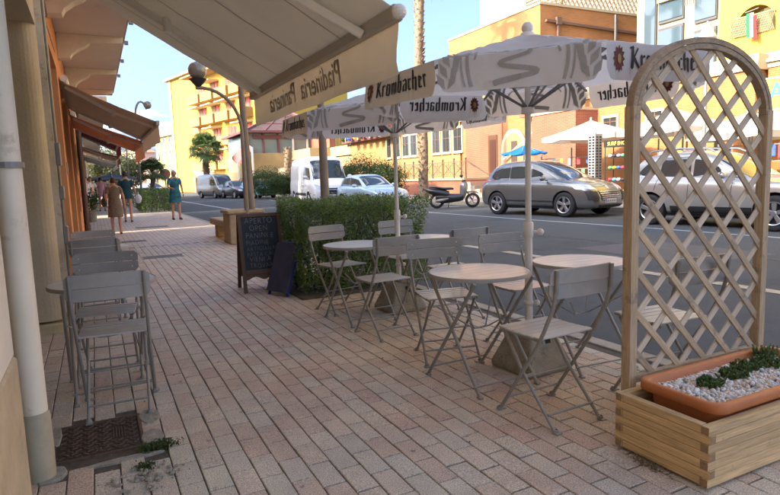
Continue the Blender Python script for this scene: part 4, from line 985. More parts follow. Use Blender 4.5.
def car(lb, cat, loc, rz, tab, wb, wr, body, W_, wins, shield, rear, name='parked_car', detail=True, spokes=5, track=None, bands=(), lamps=(), tails=(), grille=None, plate=None, handles=(), lines=(), mirror=None, rails=None, clad=None, group=None, arch=1.14, badge=None, extra=None, group_h=None):
    t = thing(name, lb, cat, loc, rz, group)
    st = catmull(tab, 3); rows = []
    for x, w_, zb, zbelt, zt, gb, gt in st:
        h = [(0, zb), (.45*w_, zb), (.82*w_, zb+.005), (.955*w_, zb+.07), (.992*w_, zb+(zbelt-zb)*.35), (w_, zb+(zbelt-zb)*.58), (.985*w_, zb+(zbelt-zb)*.82), (.94*w_, zbelt), (gb, zbelt+min(.03, (zt-zbelt)*.2)), (gb*.55+gt*.45, zbelt+(zt-zbelt)*.5), (gt*1.02, zt-min(.07, (zt-zbelt)*.22)), (gt*.80, zt-.012), (gt*.42, zt), (0, zt+.006)]
        full = [(x, -y, z) for y, z in h]+[(x, y, z) for y, z in h[-2:0:-1]]; full.append(full[0]); rows.append(full)
    bm = bmesh.new(); m = len(rows[0])-1; vv = [[bm.verts.new(p) for p in r[:m]] for r in rows]
    for i in range(len(rows)-1):
        for j in range(m): bm.faces.new((vv[i][j], vv[i+1][j], vv[i+1][(j+1) % m], vv[i][(j+1) % m]))
    bm.faces.new(vv[0]); bm.faces.new(vv[-1][::-1]); bmesh.ops.recalc_face_normals(bm, faces=bm.faces)
    me = bpy.data.meshes.new('body'); bm.to_mesh(me); bm.free(); o = bpy.data.objects.new('body', me); col.objects.link(o)
    me.materials.append(body); me.materials.append(TRIM)
    ss = o.modifiers.new('s', 'SUBSURF'); ss.levels = ss.render_levels = 1
    cm = MB()
    for x in (0, wb):
        for s in (-1, 1): cm.lathe([(wr*arch, -.17), (wr*arch, .30)], (x, s*W_/2, wr), 36, 'y', cap=True)
    cme = cm.mesh('cut', TRIM); co = bpy.data.objects.new('cut', cme); col.objects.link(co)
    bc = bmesh.new(); bc.from_mesh(cme); bmesh.ops.recalc_face_normals(bc, faces=bc.faces); bc.to_mesh(cme); bc.free()
    # the cutter reaches from outside the flank to .28 m inside
    for v in cme.vertices: v.co.y = math.copysign(W_/2+.2 if abs(v.co.y) > W_/2+.0 else W_/2-.26, v.co.y)
    bo = o.modifiers.new('b', 'BOOLEAN'); bo.operation = 'DIFFERENCE'; bo.object = co; bo.solver = 'EXACT'
    try: bo.material_mode = 'TRANSFER'
    except Exception: pass
    dg = bpy.context.evaluated_depsgraph_get(); m2 = bpy.data.meshes.new_from_object(o.evaluated_get(dg))
    o.modifiers.clear(); o.data = m2; bpy.data.objects.remove(co); o.parent = t; m2.name = 'body'
    m2.polygons.foreach_set('use_smooth', [True]*len(m2.polygons)); bb = bmesh.new(); bb.from_mesh(m2)
    for e in bb.edges:
        if len(e.link_faces) == 2 and e.calc_face_angle(0) > R(42): e.smooth = False
    bb.to_mesh(m2)
    bvh = BVHTree.FromBMesh(bb); bb.free()
    def patch(nm, quad, axis, m_, off=.006, n=(10, 6), par=t, rim=True):
        """quad of 4 2D corners seen along axis: 'l' left flank (x,z) 'r' right flank, 'f' front (y,z), 'b' back (y,z), 't' from above (x,y)"""
        D = {'l': (0, -1, 0), 'r': (0, 1, 0), 'f': (-1, 0, 0), 'b': (1, 0, 0), 't': (0, 0, -1)}[axis]; D = Vector(D); g = []
        for i in range(n[0]+1):
            row = []
            for j in range(n[1]+1):
                u, v = i/n[0], j/n[1]; A_, B_, C_, E_ = quad
                a = (A_[0]*(1-u)+B_[0]*u)*(1-v)+(E_[0]*(1-u)+C_[0]*u)*v; b = (A_[1]*(1-u)+B_[1]*u)*(1-v)+(E_[1]*(1-u)+C_[1]*u)*v
                P_ = {'l': Vector((a, 2.5, b)), 'r': Vector((a, -2.5, b)), 'f': Vector((7, a, b)), 'b': Vector((-4, a, b)), 't': Vector((a, b, 4))}[axis]
                h = bvh.ray_cast(P_, D)
                if h[0] is None: h = bvh.find_nearest(P_+D*2)
                nn = h[1]; nn = nn if nn.dot(D) < 0 else -nn
                row.append(h[0]+nn*off)
            g.append(row)
        mb = MB().grid(g)
        if rim:   # a thin edge down to the body
            bd = [g[i][0] for i in range(n[0]+1)]+[g[-1][j] for j in range(1, n[1]+1)]+[g[i][-1] for i in range(n[0]-1, -1, -1)]+[g[0][j] for j in range(n[1]-1, -1, -1)]
            mb.grid([bd, [p-(-D)*(off+.006) for p in bd]])
        return mb.build(nm, m_, par, smooth=True)
    o['_t'] = 1; del o['_t']
    for s in ('l', 'r'):
        for q in wins: patch('side_window', q, s, GLASS)
        for q in lines: patch('door_seam', q, s, TRIM, .0025, (2, 10), rim=False)
        for (x, z) in handles: patch('door_handle', [(x, z), (x+.2, z), (x+.2, z+.035), (x, z+.035)], s, body, .03, (4, 2))
        if clad:
            for q in clad: patch('side_cladding', q, s, TRIM, .012, (16, 3))
    patch('windscreen', shield, 't', GLASS, .007, (10, 12)); 
    if rear: patch('rear_window', rear, 'b', GLASS, .007)
    for q, m_ in bands: patch('bumper_insert', q, 'f', m_, .012, (12, 4))
    for q in lamps:
        for s in (-1, 1): patch('headlight', [(s*a, b) for a, b in (q if s > 0 else q[::1])], 'f', LAMPG, .012, (8, 4))
    for q in tails:
        for s in (-1, 1): patch('tail_light', [(s*a, b) for a, b in q], 'b', REDL, .012, (6, 4))
    if grille:
        g = patch('grille', grille[0], 'f', TRIM, .014, (12, 4)); 
        (ya, za), (yb_, zb_), (yc, zc), (yd, zd) = grille[0]
        for k in range(grille[1]):
            f = (k+.5)/grille[1]; z = za+(zd-za)*f; ha = ya+(yd-ya)*f; hb = yb_+(yc-yb_)*f
            patch('grille_bar', [(ha*.96, z-.008), (hb*.96, z-.008), (hb*.96, z+.008), (ha*.96, z+.008)], 'f', CHROME, .024, (12, 1), par=g)
        for k in range(grille[2]):
            f = (k+.5)/grille[2]; patch('grille_bar', [(ya+(yb_-ya)*f-.004, za+.01), (ya+(yb_-ya)*f+.004, za+.01), (yd+(yc-yd)*f+.004, zd-.01), (yd+(yc-yd)*f-.004, zd-.01)], 'f', CHROME, .024, (1, 4), par=g)
    if plate:
        z = plate; pp = patch('number_plate', [(-.26, z), (.26, z), (.26, z+.11), (-.26, z+.11)], 'f', PLATE, .03, (4, 2))
        for k in range(7):
            y = -.2+k*.06; patch('plate_mark', [(y, z+.025), (y+.032, z+.025), (y+.032, z+.085), (y, z+.085)], 'f', INKB, .0325, (1, 1), par=pp, rim=False)
        for s in (-1, 1): patch('plate_band', [(s*.225, z+.004), (s*.255, z+.004), (s*.255, z+.106), (s*.225, z+.106)], 'f', BLUE, .0325, (1, 1), par=pp, rim=False)
    if badge:
        y, z = 0, badge
        mbp = []
        for q in ([(-.035, -.05), (-.01, -.05), (.005, .0), (-.02, .0)], [(.0, -.05), (.022, -.05), (.03, .0), (.005, .0)], [(-.03, .0), (.03, .0), (.045, .035), (-.01, .05)], [(.02, .01), (.065, .0), (.07, .015), (.03, .035)], [(-.03, .02), (-.06, .045), (-.05, .055), (-.015, .04)]):
            patch('badge', [(a, z+b) for a, b in q], 'f', CHROME, .012, (2, 2))
    if mirror:
        mx_, mz = mirror
        for s in (-1, 1):
            mm = MB().sphere((0, 0, 0), .1, 8); vs = [(mx_+x*.55-.01*abs(y)*4, s*(W_/2+.08)+y*1.15, mz+z*.72) for x, y, z in mm.v]; mm.v = vs
            mo = mm.bar((mx_+.02, s*(W_/2-.09), mz-.07), (mx_, s*(W_/2+.05), mz-.03), .05, .03).build('wing_mirror', body, t, smooth='auto', angle=60)
            MB().lathe([(.001, -.058), (.075, -.05)], (mx_, s*(W_/2+.085), mz), 12, 'x').build('mirror_glass', GLASSB, mo)
    if rails:
        xa, xb, zr, yr = rails
        for s in (-1, 1): MB().tube([(xa, s*yr, zr-.05), (xa+.12, s*yr, zr+.02), ((xa+xb)/2, s*yr, zr+.045), (xb-.15, s*yr, zr+.01), (xb, s*yr, zr-.06)], .018, 8).build('roof_rail', ALLOY, t, smooth='auto', angle=60)
    # wheels
    tr_ = track or (W_/2-.11)
    tprof = [(wr*.66, -.10), (wr*.80, -.108), (wr*.93, -.105), (wr*.985, -.085), (wr, -.05), (wr, .05), (wr*.985, .085), (wr*.93, .105), (wr*.80, .108), (wr*.66, .10)]
    for x in (0, wb):
        for s in (-1, 1):
            y = s*tr_; wl = MB().lathe(tprof, (x, y, wr), 32, 'y').build('tyre', RUB, None, smooth='auto', angle=50); wh = wl; wh.name = 'wheel'; wh.parent = t
            MB().lathe([(wr*.665, s*.098), (wr*.64, s*.108), (wr*.60, s*.085), (wr*.58, s*.0), (.01, -s*.02)], (x, y, wr), 32, 'y').build('rim_barrel', mat('rim_dark', (.10, .10, .105), .4, .6) if detail else ALLOY, wh, smooth='auto', angle=50)
            MB().lathe([(wr*.67, s*.10), (wr*.645, s*.116), (wr*.60, s*.106)], (x, y, wr), 32, 'y').build('rim_lip', ALLOY, wh, smooth='auto', angle=50)
            if detail:
                sp = MB(); sp.lathe([(.001, s*.105), (.055, s*.10), (.06, s*.07)], (x, y, wr), 16, 'y')
                for k in range(spokes):
                    a = 2*math.pi*k/spokes+.3; ca_, sa_ = math.cos(a), math.sin(a); px_, pz_ = -sa_, ca_; R1 = wr*.635
                    w0, w1 = .032, .052
                    q = [(ca_*.03-px_*w0, sa_*.03-pz_*w0), (ca_*R1-px_*w1, sa_*R1-pz_*w1), (ca_*R1+px_*w1, sa_*R1+pz_*w1), (ca_*.03+px_*w0, sa_*.03+pz_*w0)]
                    sp.add([(x+a_, y+s*(.092 if i in (0, 3) else .103), wr+b_) for i, (a_, b_) in enumerate(q)]+[(x+a_, y+s*.06, wr+b_) for a_, b_ in q], [(0, 1, 2, 3), (0, 4, 5, 1), (1, 5, 6, 2), (2, 6, 7, 3), (3, 7, 4, 0)])
                sp.build('spokes', ALLOY, wh, bevel=.004)
    MB().box(-.4, wb+.5, -W_/2+.16, W_/2-.16, wr*.62, wr*1.05).build('underbody', TRIM, t)
    if extra: extra(t, patch)
    return t
def heading(p_rear, p_front):   # rear and front wheel contact points on the near (right) flank
    d = Vector(p_front)-Vector(p_rear); return math.atan2(d.y, d.x)
# --- grey-brown crossover parked opposite
suv_tab = [(-.80, .62, .52, .84, .95, .52, .44), (-.79, .78, .38, .90, 1.02, .66, .56), (-.70, .86, .29, .97, 1.16, .74, .62), (-.50, .90, .25, 1.02, 1.42, .76, .62), (-.28, .915, .23, 1.03, 1.58, .77, .63), (.10, .92, .22, 1.04, 1.665, .78, .645), (.8, .92, .21, 1.03, 1.69, .785, .66), (1.25, .92, .21, 1.02, 1.66, .785, .645), (1.65, .92, .21, 1.02, 1.54, .78, .64), (2.0, .92, .21, 1.01, 1.39, .77, .64), (2.32, .92, .22, 1.01, 1.23, .75, .63), (2.62, .92, .22, 1.00, 1.10, .73, .60), (2.9, .91, .22, .97, 1.035, .70, .52), (3.18, .88, .22, .90, .955, .64, .46), (3.36, .82, .24, .80, .86, .56, .40), (3.48, .72, .27, .69, .75, .46, .34), (3.54, .58, .34, .58, .63, .38, .28)]
hd = heading(PZ(497, 214.5, ROADZ), PZ(565, 217.5, ROADZ))
def place(p_near, hdg, W_):   # origin on the centre line at the rear axle from the near right-hand contact
    p = Vector(p_near); left = Vector((-math.sin(hdg), math.cos(hdg), 0)); return p+left*(W_/2-.02)
o3 = place(PZ(497, 214.5, ROADZ), hd, 1.84); o3.z = ROADZ
SUVC = paint('warm_grey_paint', (.185, .19, .185), .6, .25)
car('grey-brown crossover car parked opposite with five-spoke wheels, nose to the right', 'car', o3, hd, suv_tab, 2.62, .36, SUVC, 1.84,
    wins=[[(-.42, 1.12), (.42, 1.09), (.42, 1.53), (-.20, 1.49)], [(.47, 1.09), (1.28, 1.07), (1.22, 1.53), (.47, 1.54)], [(1.34, 1.07), (2.28, 1.07), (1.80, 1.33), (1.30, 1.52)]],
    shield=[(1.45, -.60), (2.60, -.66), (2.60, .66), (1.45, .60)], rear=[(-.52, 1.08), (.52, 1.08), (.46, 1.48), (-.46, 1.48)],
    lines=[[(.44, .36), (.455, .36), (.455, 1.0), (.44, 1.0)], [(1.42, .36), (1.435, .36), (1.50, 1.0), (1.485, 1.0)], [(.0, .72), (.02, .72), (.10, 1.02), (.08, 1.02)]],
    handles=[(.16, .90), (1.16, .88)], mirror=(1.95, 1.12), rails=None,
    clad=[[(.42, .27), (2.2, .27), (2.2, .33), (.42, .33)], [(.42, .45), (2.2, .43), (2.2, .475), (.42, .49)]],
    lamps=[[(.50, .76), (.885, .80), (.87, .95), (.56, .90)]], bands=[([(-.50, .27), (.50, .27), (.52, .345), (-.52, .345)], TRIM), ([(.53, .44), (.80, .50), (.84, .76), (.54, .72)], TRIM), ([(-.53, .44), (-.80, .50), (-.84, .76), (-.54, .72)], TRIM)],
    grille=([(-.42, .48), (.42, .48), (.49, .74), (-.49, .74)], 5, 13), plate=.40, tails=[[(.68, .90), (.80, .90), (.78, 1.10), (.70, 1.10)]], badge=.84, group=None)
# --- silver gold SUV seen through the lattice
du_tab = [(-.78, .70, .50, .92, 1.00, .58, .50), (-.77, .82, .36, .98, 1.08, .68, .60), (-.66, .88, .30, 1.03, 1.24, .74, .64), (-.46, .905, .27, 1.05, 1.50, .76, .66), (-.20, .91, .25, 1.05, 1.62, .77, .67), (.3, .915, .25, 1.04, 1.665, .775, .68), (1.0, .915, .25, 1.03, 1.66, .775, .68), (1.35, .915, .25, 1.02, 1.58, .775, .66), (1.7, .915, .25, 1.01, 1.40, .77, .65), (2.05, .915, .25, 1.0, 1.18, .76, .64), (2.25, .91, .25, .995, 1.08, .74, .62), (2.6, .905, .25, .98, 1.05, .72, .56), (3.1, .885, .26, .94, 1.01, .70, .52), (3.35, .84, .28, .86, .94, .64, .46), (3.47, .74, .32, .74, .82, .52, .38)]
h2 = heading(PZ(649, 224.6, ROADZ), PZ(776, 232, ROADZ)); o4 = place(PZ(649, 224.6, ROADZ), h2, 1.83); o4.z = ROADZ
GOLDC = paint('pale_gold_paint', (.40, .39, .36), .5, .28)
car('pale gold SUV with roof rails parked opposite, seen through the trellis', 'car', o4, h2, du_tab, 2.72, .355, GOLDC, 1.83,
    wins=[[(-.46, 1.16), (-.02, 1.13), (-.02, 1.44), (-.20, 1.40)], [(.16, 1.12), (.92, 1.09), (.90, 1.55), (.22, 1.54)], [(.98, 1.09), (1.95, 1.06), (1.52, 1.38), (.98, 1.53)]],
    shield=[(1.40, -.62), (2.22, -.68), (2.22, .68), (1.40, .62)], rear=[(-.55, 1.12), (.55, 1.12), (.5, 1.50), (-.5, 1.50)],
    lines=[[(.93, .40), (.945, .40), (.945, 1.06), (.93, 1.06)], [(1.86, .40), (1.875, .40), (1.9, 1.03), (1.885, 1.03)], [(.10, .80), (.115, .8), (.18, 1.08), (.165, 1.08)]], handles=[(.22, .94), (1.05, .92)], mirror=(1.78, 1.12),
    rails=(-.25, 1.35, 1.69, .60), clad=[[(.40, .28), (2.3, .28), (2.3, .46), (.40, .46)]],
    lamps=[[(.46, .72), (.80, .74), (.80, .90), (.50, .88)]], bands=[([(-.6, .36), (.6, .36), (.6, .5), (-.6, .5)], TRIM)], grille=([(-.42, .60), (.42, .60), (.44, .82), (-.44, .82)], 3, 0), plate=.5, tails=[[(.66, .86), (.84, .86), (.82, 1.12), (.70, 1.12)]], arch=1.18)
# --- other vehicles farther down the street, all facing us
hatch = [(-.72, .60, .50, .80, .92, .50, .44), (-.70, .74, .36, .86, .98, .62, .54), (-.55, .84, .28, .92, 1.22, .68, .58), (-.3, .87, .24, .94, 1.38, .70, .60), (.2, .88, .22, .93, 1.46, .71, .61), (.9, .88, .21, .92, 1.47, .71, .61), (1.3, .88, .21, .91, 1.38, .71, .60), (1.7, .88, .21, .90, 1.18, .70, .60), (2.1, .875, .21, .89, .98, .68, .56), (2.5, .86, .22, .85, .92, .64, .50), (2.95, .82, .23, .78, .85, .58, .42), (3.18, .72, .27, .68, .74, .46, .34), (3.26, .56, .34, .58, .63, .36, .26)]
def simple_car(lb, loc, rz, c, nm, sc_=1.0, name='parked_car'):
    t = car(lb, 'car', loc, rz, hatch, 2.5, .31, paint(nm, c, .4, .3), 1.76,
        wins=[[(-.34, .99), (.5, .97), (.5, 1.34), (-.12, 1.32)], [(.56, .97), (1.74, .95), (1.3, 1.24), (.56, 1.35)]], shield=[(1.22, -.56), (2.02, -.62), (2.02, .62), (1.22, .56)], rear=[(-.5, .98), (.5, .98), (.45, 1.28), (-.45, 1.28)],
        mirror=(1.55, 1.0), lamps=[[(.42, .60), (.70, .62), (.72, .76), (.46, .72)]], grille=([(-.36, .40), (.36, .40), (.38, .54), (-.38, .54)], 2, 0), plate=.44, detail=True, lines=[[(.52, .32), (.535, .32), (.535, .92), (.52, .92)]], name=name)
    t.scale = (sc_,)*3; return t
def at_depth(px, D, z=ROADZ):
    v = PD(px, 180, D); v.z = z; return v
DN = R(-84)
v_ = at_depth(379, 24.2); simple_car('light blue hatchback parked opposite between the white van and the scooter', (v_.x+.2, v_.y+2.6, ROADZ), R(-87), (.42, .58, .70), 'light_blue_paint')
van_tab = [(-1.0, .92, .45, 1.30, 2.30, .90, .80), (-.98, 1.00, .32, 1.32, 2.42, .96, .84), (-.6, 1.02, .28, 1.32, 2.46, .97, .85), (1.5, 1.02, .27, 1.32, 2.48, .97, .85), (2.5, 1.02, .27, 1.30, 2.44, .97, .84), (2.9, 1.02, .27, 1.28, 2.26, .95, .82), (3.25, 1.02, .27, 1.26, 1.92, .92, .80), (3.6, 1.01, .27, 1.22, 1.52, .88, .78), (3.78, 1.0, .27, 1.18, 1.34, .86, .76), (4.1, .97, .28, 1.08, 1.20, .82, .66), (4.35, .90, .30, .92, 1.04, .72, .50), (4.45, .78, .38, .75, .86, .6, .4)]
v_ = at_depth(345, 27.5)
car('white high-roof delivery van parked facing us across the street', 'van', (v_.x-.1, v_.y+4.4, ROADZ), R(-96), van_tab, 3.4, .36, mat('van_white', (.74, .75, .75), .35, coat=.6), 2.04,
    wins=[[(2.35, 1.36), (3.42, 1.33), (3.10, 1.86), (2.35, 1.95)]], shield=[(2.92, -.74), (3.76, -.80), (3.76, .80), (2.92, .74)], rear=None, mirror=(3.35, 1.45),
    lamps=[[(.56, .82), (.84, .86), (.86, 1.10), (.64, 1.02)]], grille=([(-.5, .62), (.5, .62), (.55, .9), (-.55, .9)], 2, 0), plate=.46, lines=[[(2.25, .4), (2.27, .4), (2.27, 2.2), (2.25, 2.2)], [(1.0, .4), (1.02, .4), (1.02, 2.3), (1.0, 2.3)]], handles=[(2.35, 1.05), (2.0, 1.05)], clad=[[(.5, .55), (2.9, .55), (2.9, .68), (.5, .68)]], name='delivery_van')
v_ = at_depth(222, 49); gv = car('grey van parked far down the street left of the black car', 'van', (v_.x-.3, v_.y+4, ROADZ), R(-78), van_tab, 3.4, .36, paint('van_grey', (.22, .22, .2), .4), 2.04,
    wins=[[(2.35, 1.36), (3.42, 1.33), (3.10, 1.86), (2.35, 1.95)], [(.0, 1.36), (2.1, 1.36), (2.1, 1.95), (.0, 1.95)]], shield=[(2.92, -.74), (3.76, -.80), (3.76, .80), (2.92, .74)], rear=None, mirror=(3.35, 1.45), lamps=[[(.56, .82), (.84, .86), (.86, 1.10), (.64, 1.02)]], name='parked_van'); gv.scale = (.9, .9, .85)
v_ = at_depth(239, 47); simple_car('black car parked far down the street beside the grey van', (v_.x, v_.y+2.8, ROADZ), R(-80), (.03, .035, .045), 'black_paint')
v_ = at_depth(251, 45); simple_car('turquoise and white car half hidden behind the lamp pole', (v_.x+.6, v_.y+2.8, ROADZ), R(-80), (.10, .35, .42), 'turquoise_paint')
v_ = at_depth(146, 60, 0); simple_car('pale car far off beyond the left pavement hedge', (v_.x, v_.y, 0), R(-60), (.5, .55, .6), 'pale_paint')

# --- scooter
SB = mat('scooter_black', (.012, .012, .014), .3, coat=.5); SW = paint('scooter_silver', (.20, .20, .195), .4)
r_ = PZ(437, 208.5, ROADZ); f_ = PZ(470, 207.5, ROADZ); hs_ = math.atan2(f_.y-r_.y, f_.x-r_.x)
sct = thing('scooter', 'silver and black maxi scooter parked on the street opposite', 'scooter', (r_.x, r_.y, ROADZ), hs_)
WB_ = 1.42
for x in (0, WB_):
    wl = MB().lathe([(.19, -.05), (.25, -.058), (.285, -.03), (.295, 0), (.285, .03), (.25, .058), (.19, .05)], (x, 0, .295), 28, 'y').build('wheel', RUB, sct, smooth='auto', angle=60)
    sp = MB().lathe([(.195, -.03), (.205, 0), (.195, .03)], (x, 0, .295), 28, 'y').lathe([(.03, -.05), (.03, .05)], (x, 0, .295), 10, 'y', cap=True)
    for k in range(5):
        a = 2*math.pi*k/5; sp.bar((x, 0, .295), (x+.2*math.cos(a), 0, .295+.2*math.sin(a)), .03, .03)
    sp.build('rim', ALLOY, wl)
def loftx(secs, n=14):
    rows = []
    for x, zc, hy, hz in secs:
        r = [(x, hy*math.copysign(abs(math.cos(a))**.8, math.cos(a)), zc+hz*math.copysign(abs(math.sin(a))**.8, math.sin(a))) for a in [2*math.pi*k/n for k in range(n+1)]]; rows.append(r)
    mb = MB().grid(rows); mb.add(rows[0][:-1], [tuple(range(n-1, -1, -1))]); mb.add(rows[-1][:-1], [tuple(range(n))]); return mb
loftx([(-.44, .76, .05, .04), (-.36, .72, .14, .10), (-.1, .66, .19, .14), (.25, .60, .20, .16), (.50, .54, .17, .14)]).build('tail_body', SB, sct, smooth=True)
loftx([(-.30, .86, .05, .02), (-.25, .87, .12, .045), (.0, .84, .15, .05), (.22, .80, .15, .055), (.30, .78, .14, .06), (.55, .78, .13, .055), (.68, .77, .08, .04)]).build('seat', SB, sct, smooth=True)
loftx([(-.05, .42, .10, .14), (.2, .40, .17, .22), (.6, .40, .19, .18), (.95, .42, .19, .15), (1.05, .48, .16, .18)]).build('underseat_body', SB, sct, smooth=True)
loftx([(.92, .62, .04, .30), (1.0, .66, .17, .34), (1.1, .72, .19, .36), (1.18, .80, .15, .26), (1.24, .86, .06, .10)]).build('front_shield', SW, sct, smooth=True)
loftx([(1.14, .60, .05, .05), (1.25, .62, .07, .04), (1.42, .64, .08, .03), (1.6, .60, .06, .03), (1.66, .55, .03, .02)]).build('front_mudguard', SW, sct, smooth=True)
MB().tube([(1.08, .07, .82), (1.42, .09, .30)], .022, 8).tube([(1.08, -.07, .82), (1.42, -.09, .30)], .022, 8).build('fork', SB, sct)
MB().tube([(1.0, -.32, 1.06), (1.06, -.12, 1.08), (1.08, 0, 1.06), (1.06, .12, 1.08), (1.0, .32, 1.06)], .016, 8).sphere((1.1, 0, 1.03), .09, 8).build('handlebar', SB, sct, smooth=True)
for s in (-1, 1): MB().tube([(1.05, s*.2, 1.08), (1.0, s*.27, 1.24)], .008, 6).sphere((.99, s*.28, 1.27), .055, 8).build('mirror', SB, sct, smooth=True)
MB().grid([[(1.16, -.16, 1.0), (1.18, 0, 1.0), (1.16, .16, 1.0)], [(1.10, -.15, 1.2), (1.12, 0, 1.22), (1.10, .15, 1.2)]]).build('windshield', GLASSB, sct)
MB().sphere((-.40, 0, .76), .05, 6).build('tail_light', REDL, sct, smooth=True); MB().tube([(-.05, -.16, .30), (.25, -.17, .34), (.5, -.15, .40)], [.065, .06, .03], 10).build('exhaust', GRAYMETAL, sct, smooth=True)
MB().tube([(-.35, 0, .55), (-.42, 0, .38)], .02, 6).box(-.44, -.40, -.09, .09, .36, .52).build('rear_mudguard', SB, sct)
MB().tube([(.5, .1, .25), (.45, .3, 0)], .014, 6).build('side_stand', SB, sct)

# ---------------------------------------------------------------- people
SKIN = mat('skin', (.50, .27, .17), .55, var=.04, scale=9)
def figure(lb, loc, rz, H, hair, dress, pose, dress_len=.50, top_only=False, bag=None, hairstyle='short', face=True, plastic=None, shoes=(.08, .05, .04), legc=None, detail=True):
    """standing or walking person; facing local +Y. H total height"""
    t = thing('person', lb, 'person', loc, rz); k = H/1.70
    st = pose.get('step', .16); lean = pose.get('lean', 0); aL = pose.get('armL', [(-.25, .02, 1.12), (-.27, .05, .86)]); aR = pose.get('armR', [(.25, -.02, 1.12), (.27, .0, .86)])
    J = [(0, 0, .95), (0, 0, 1.12), (0, lean*.5, 1.30), (0, lean, 1.44), (0, lean+.01, 1.52), (0, lean+.02, 1.60)]
    V = J[:]; Rr = [(.155, .12), (.125, .10), (.155, .105), (.085, .07), (.052, .052), (.05, .05)]; E = [(i, i+1) for i in range(5)]
    def chain(s, pts, rs):
        for p, r_ in zip(pts, rs): V.append(p); Rr.append((r_, r_)); E.append((s, len(V)-1)); s = len(V)-1
    for s, sy in ((-1, st), (1, -st)):
        chain(0, [(s*.09, 0, .88), (s*.10, sy*.55, .50), (s*.10, sy, .10), (s*.105, sy-.03, .045), (s*.11, sy+.12, .028)], [.095, .060, .038, .036, .030])
    for s, pts in ((-1, aL), (1, aR)):
        chain(3, [(s*.17, lean-.005, 1.41)]+list(pts), [.055, .040, .028])
    me = bpy.data.meshes.new('body'); me.from_pydata([(x*k, y*k, z*k) for x, y, z in V], E, []); o = bpy.data.objects.new('body', me); col.objects.link(o); o.parent = t; me.materials.append(SKIN)
    sk = o.modifiers.new('skin', 'SKIN'); 
    for i, r_ in enumerate(Rr): me.skin_vertices[0].data[i].radius = (r_[0]*k, r_[1]*k)
    me.skin_vertices[0].data[0].use_root = True
    s2_ = o.modifiers.new('s', 'SUBSURF'); s2_.levels = s2_.render_levels = 2
    dg = bpy.context.evaluated_depsgraph_get(); m2 = bpy.data.meshes.new_from_object(o.evaluated_get(dg)); 
    bm = bmesh.new(); bm.from_mesh(m2)
    # head, nose, ears merged into the same body mesh
    hc = Vector((0, (lean+.035)*k, 1.605*k)); tmp = bmesh.new(); bmesh.ops.create_uvsphere(tmp, u_segments=20, v_segments=14, radius=1)
    for v in tmp.verts:
        x, y, z = v.co; jaw = 1-.28*max(0, -z)**1.3; v.co = hc+Vector((x*.074*jaw, y*.092*(1-.12*max(0, -z)), z*.115))*k
    def addsph(c, r):
        t2 = bmesh.new(); bmesh.ops.create_uvsphere(t2, u_segments=8, v_segments=6, radius=1)
        for v in t2.verts: v.co = Vector((v.co.x*r[0], v.co.y*r[1], v.co.z*r[2]))*k+c
        mm = bpy.data.meshes.new('x'); t2.to_mesh(mm); bm.from_mesh(mm); t2.free()
    mm = bpy.data.meshes.new('x'); tmp.to_mesh(mm); bm.from_mesh(mm); tmp.free()
    addsph(hc+Vector((0, .092, -.012))*k, (.012, .016, .022)); addsph(hc+Vector((.074, 0, -.005))*k, (.010, .018, .028)); addsph(hc+Vector((-.074, 0, -.005))*k, (.010, .018, .028))
    # hands: palm and five fingers
    if detail:
        for s, pts in ((-1, aL), (1, aR)):
            w_ = Vector(pts[-1])*k; d = (Vector(pts[-1])-Vector(pts[-2])).normalized(); sd = Vector((0, 1, 0)); sd = (sd-d*sd.dot(d)).normalized()
            addsph(w_+d*.045*k, (.022, .034, .040))
            hb = MB()
            for q in range(4):
                b0 = w_+d*.07*k+sd*(-.024+.016*q)*k; L_ = (.055, .068, .064, .05)[q]*k; hb.tube([b0, b0+d*L_*.5, b0+d*L_*.9+Vector((-s*.02, 0, 0))*k], .0085*k, 6)
            b0 = w_+d*.025*k+sd*.028*k; hb.tube([b0, b0+sd*.022*k+d*.02*k, b0+sd*.026*k+d*.05*k], .0095*k, 6)
            mm = bpy.data.meshes.new('x'); mm.from_pydata(hb.v, [], hb.f); bm.from_mesh(mm)
    m3 = bpy.data.meshes.new('body'); bm.to_mesh(m3); bm.free(); m3.materials.clear(); m3.materials.append(SKIN); m3.polygons.foreach_set('use_smooth', [True]*len(m3.polygons)); o.modifiers.clear(); o.data = m3
    if legc:
        pass
    # face
    if face:
        for s in (-1, 1): MB().sphere(hc+Vector((s*.029, .083, .012))*k, .0085*k, 6).build('eye', mat('eye_dark', (.03, .02, .015), .3), t)
        MB().sphere(hc+Vector((0, .082, -.052))*k, .014*k, 6, .35).build('mouth', mat('lips', (.35, .10, .08), .5), t)
    # hair
    hb = MB(); N = 18; Mz = 12
    rows = []
    for i in range(Mz+1):
        ph = math.pi*.62*i/Mz; row = []
        for j in range(N+1):
            a = 2*math.pi*j/N; fr = max(0, math.sin(a)); lim = ph if fr < .3 else min(ph, math.pi*(.62-.30*fr)); bump_ = 1+.035*math.sin(a*7+i*1.7)
            row.append(hc+Vector((.086*math.sin(lim)*math.cos(a)*bump_, .102*math.sin(lim)*math.sin(a)*bump_-.006, .128*math.cos(lim)))*k)
        rows.append(row)
    hb.grid(rows)
    if hairstyle == 'bun': hb.sphere(hc+Vector((0, -.09, .03))*k, .045*k, 8)
    hb.build('hair', hair, t, smooth=True)
    # dress: lofted rings around the trunk
    top = 1.46; bot = dress_len; rows = []; N = 32; Z = np.linspace(top, bot, 22)
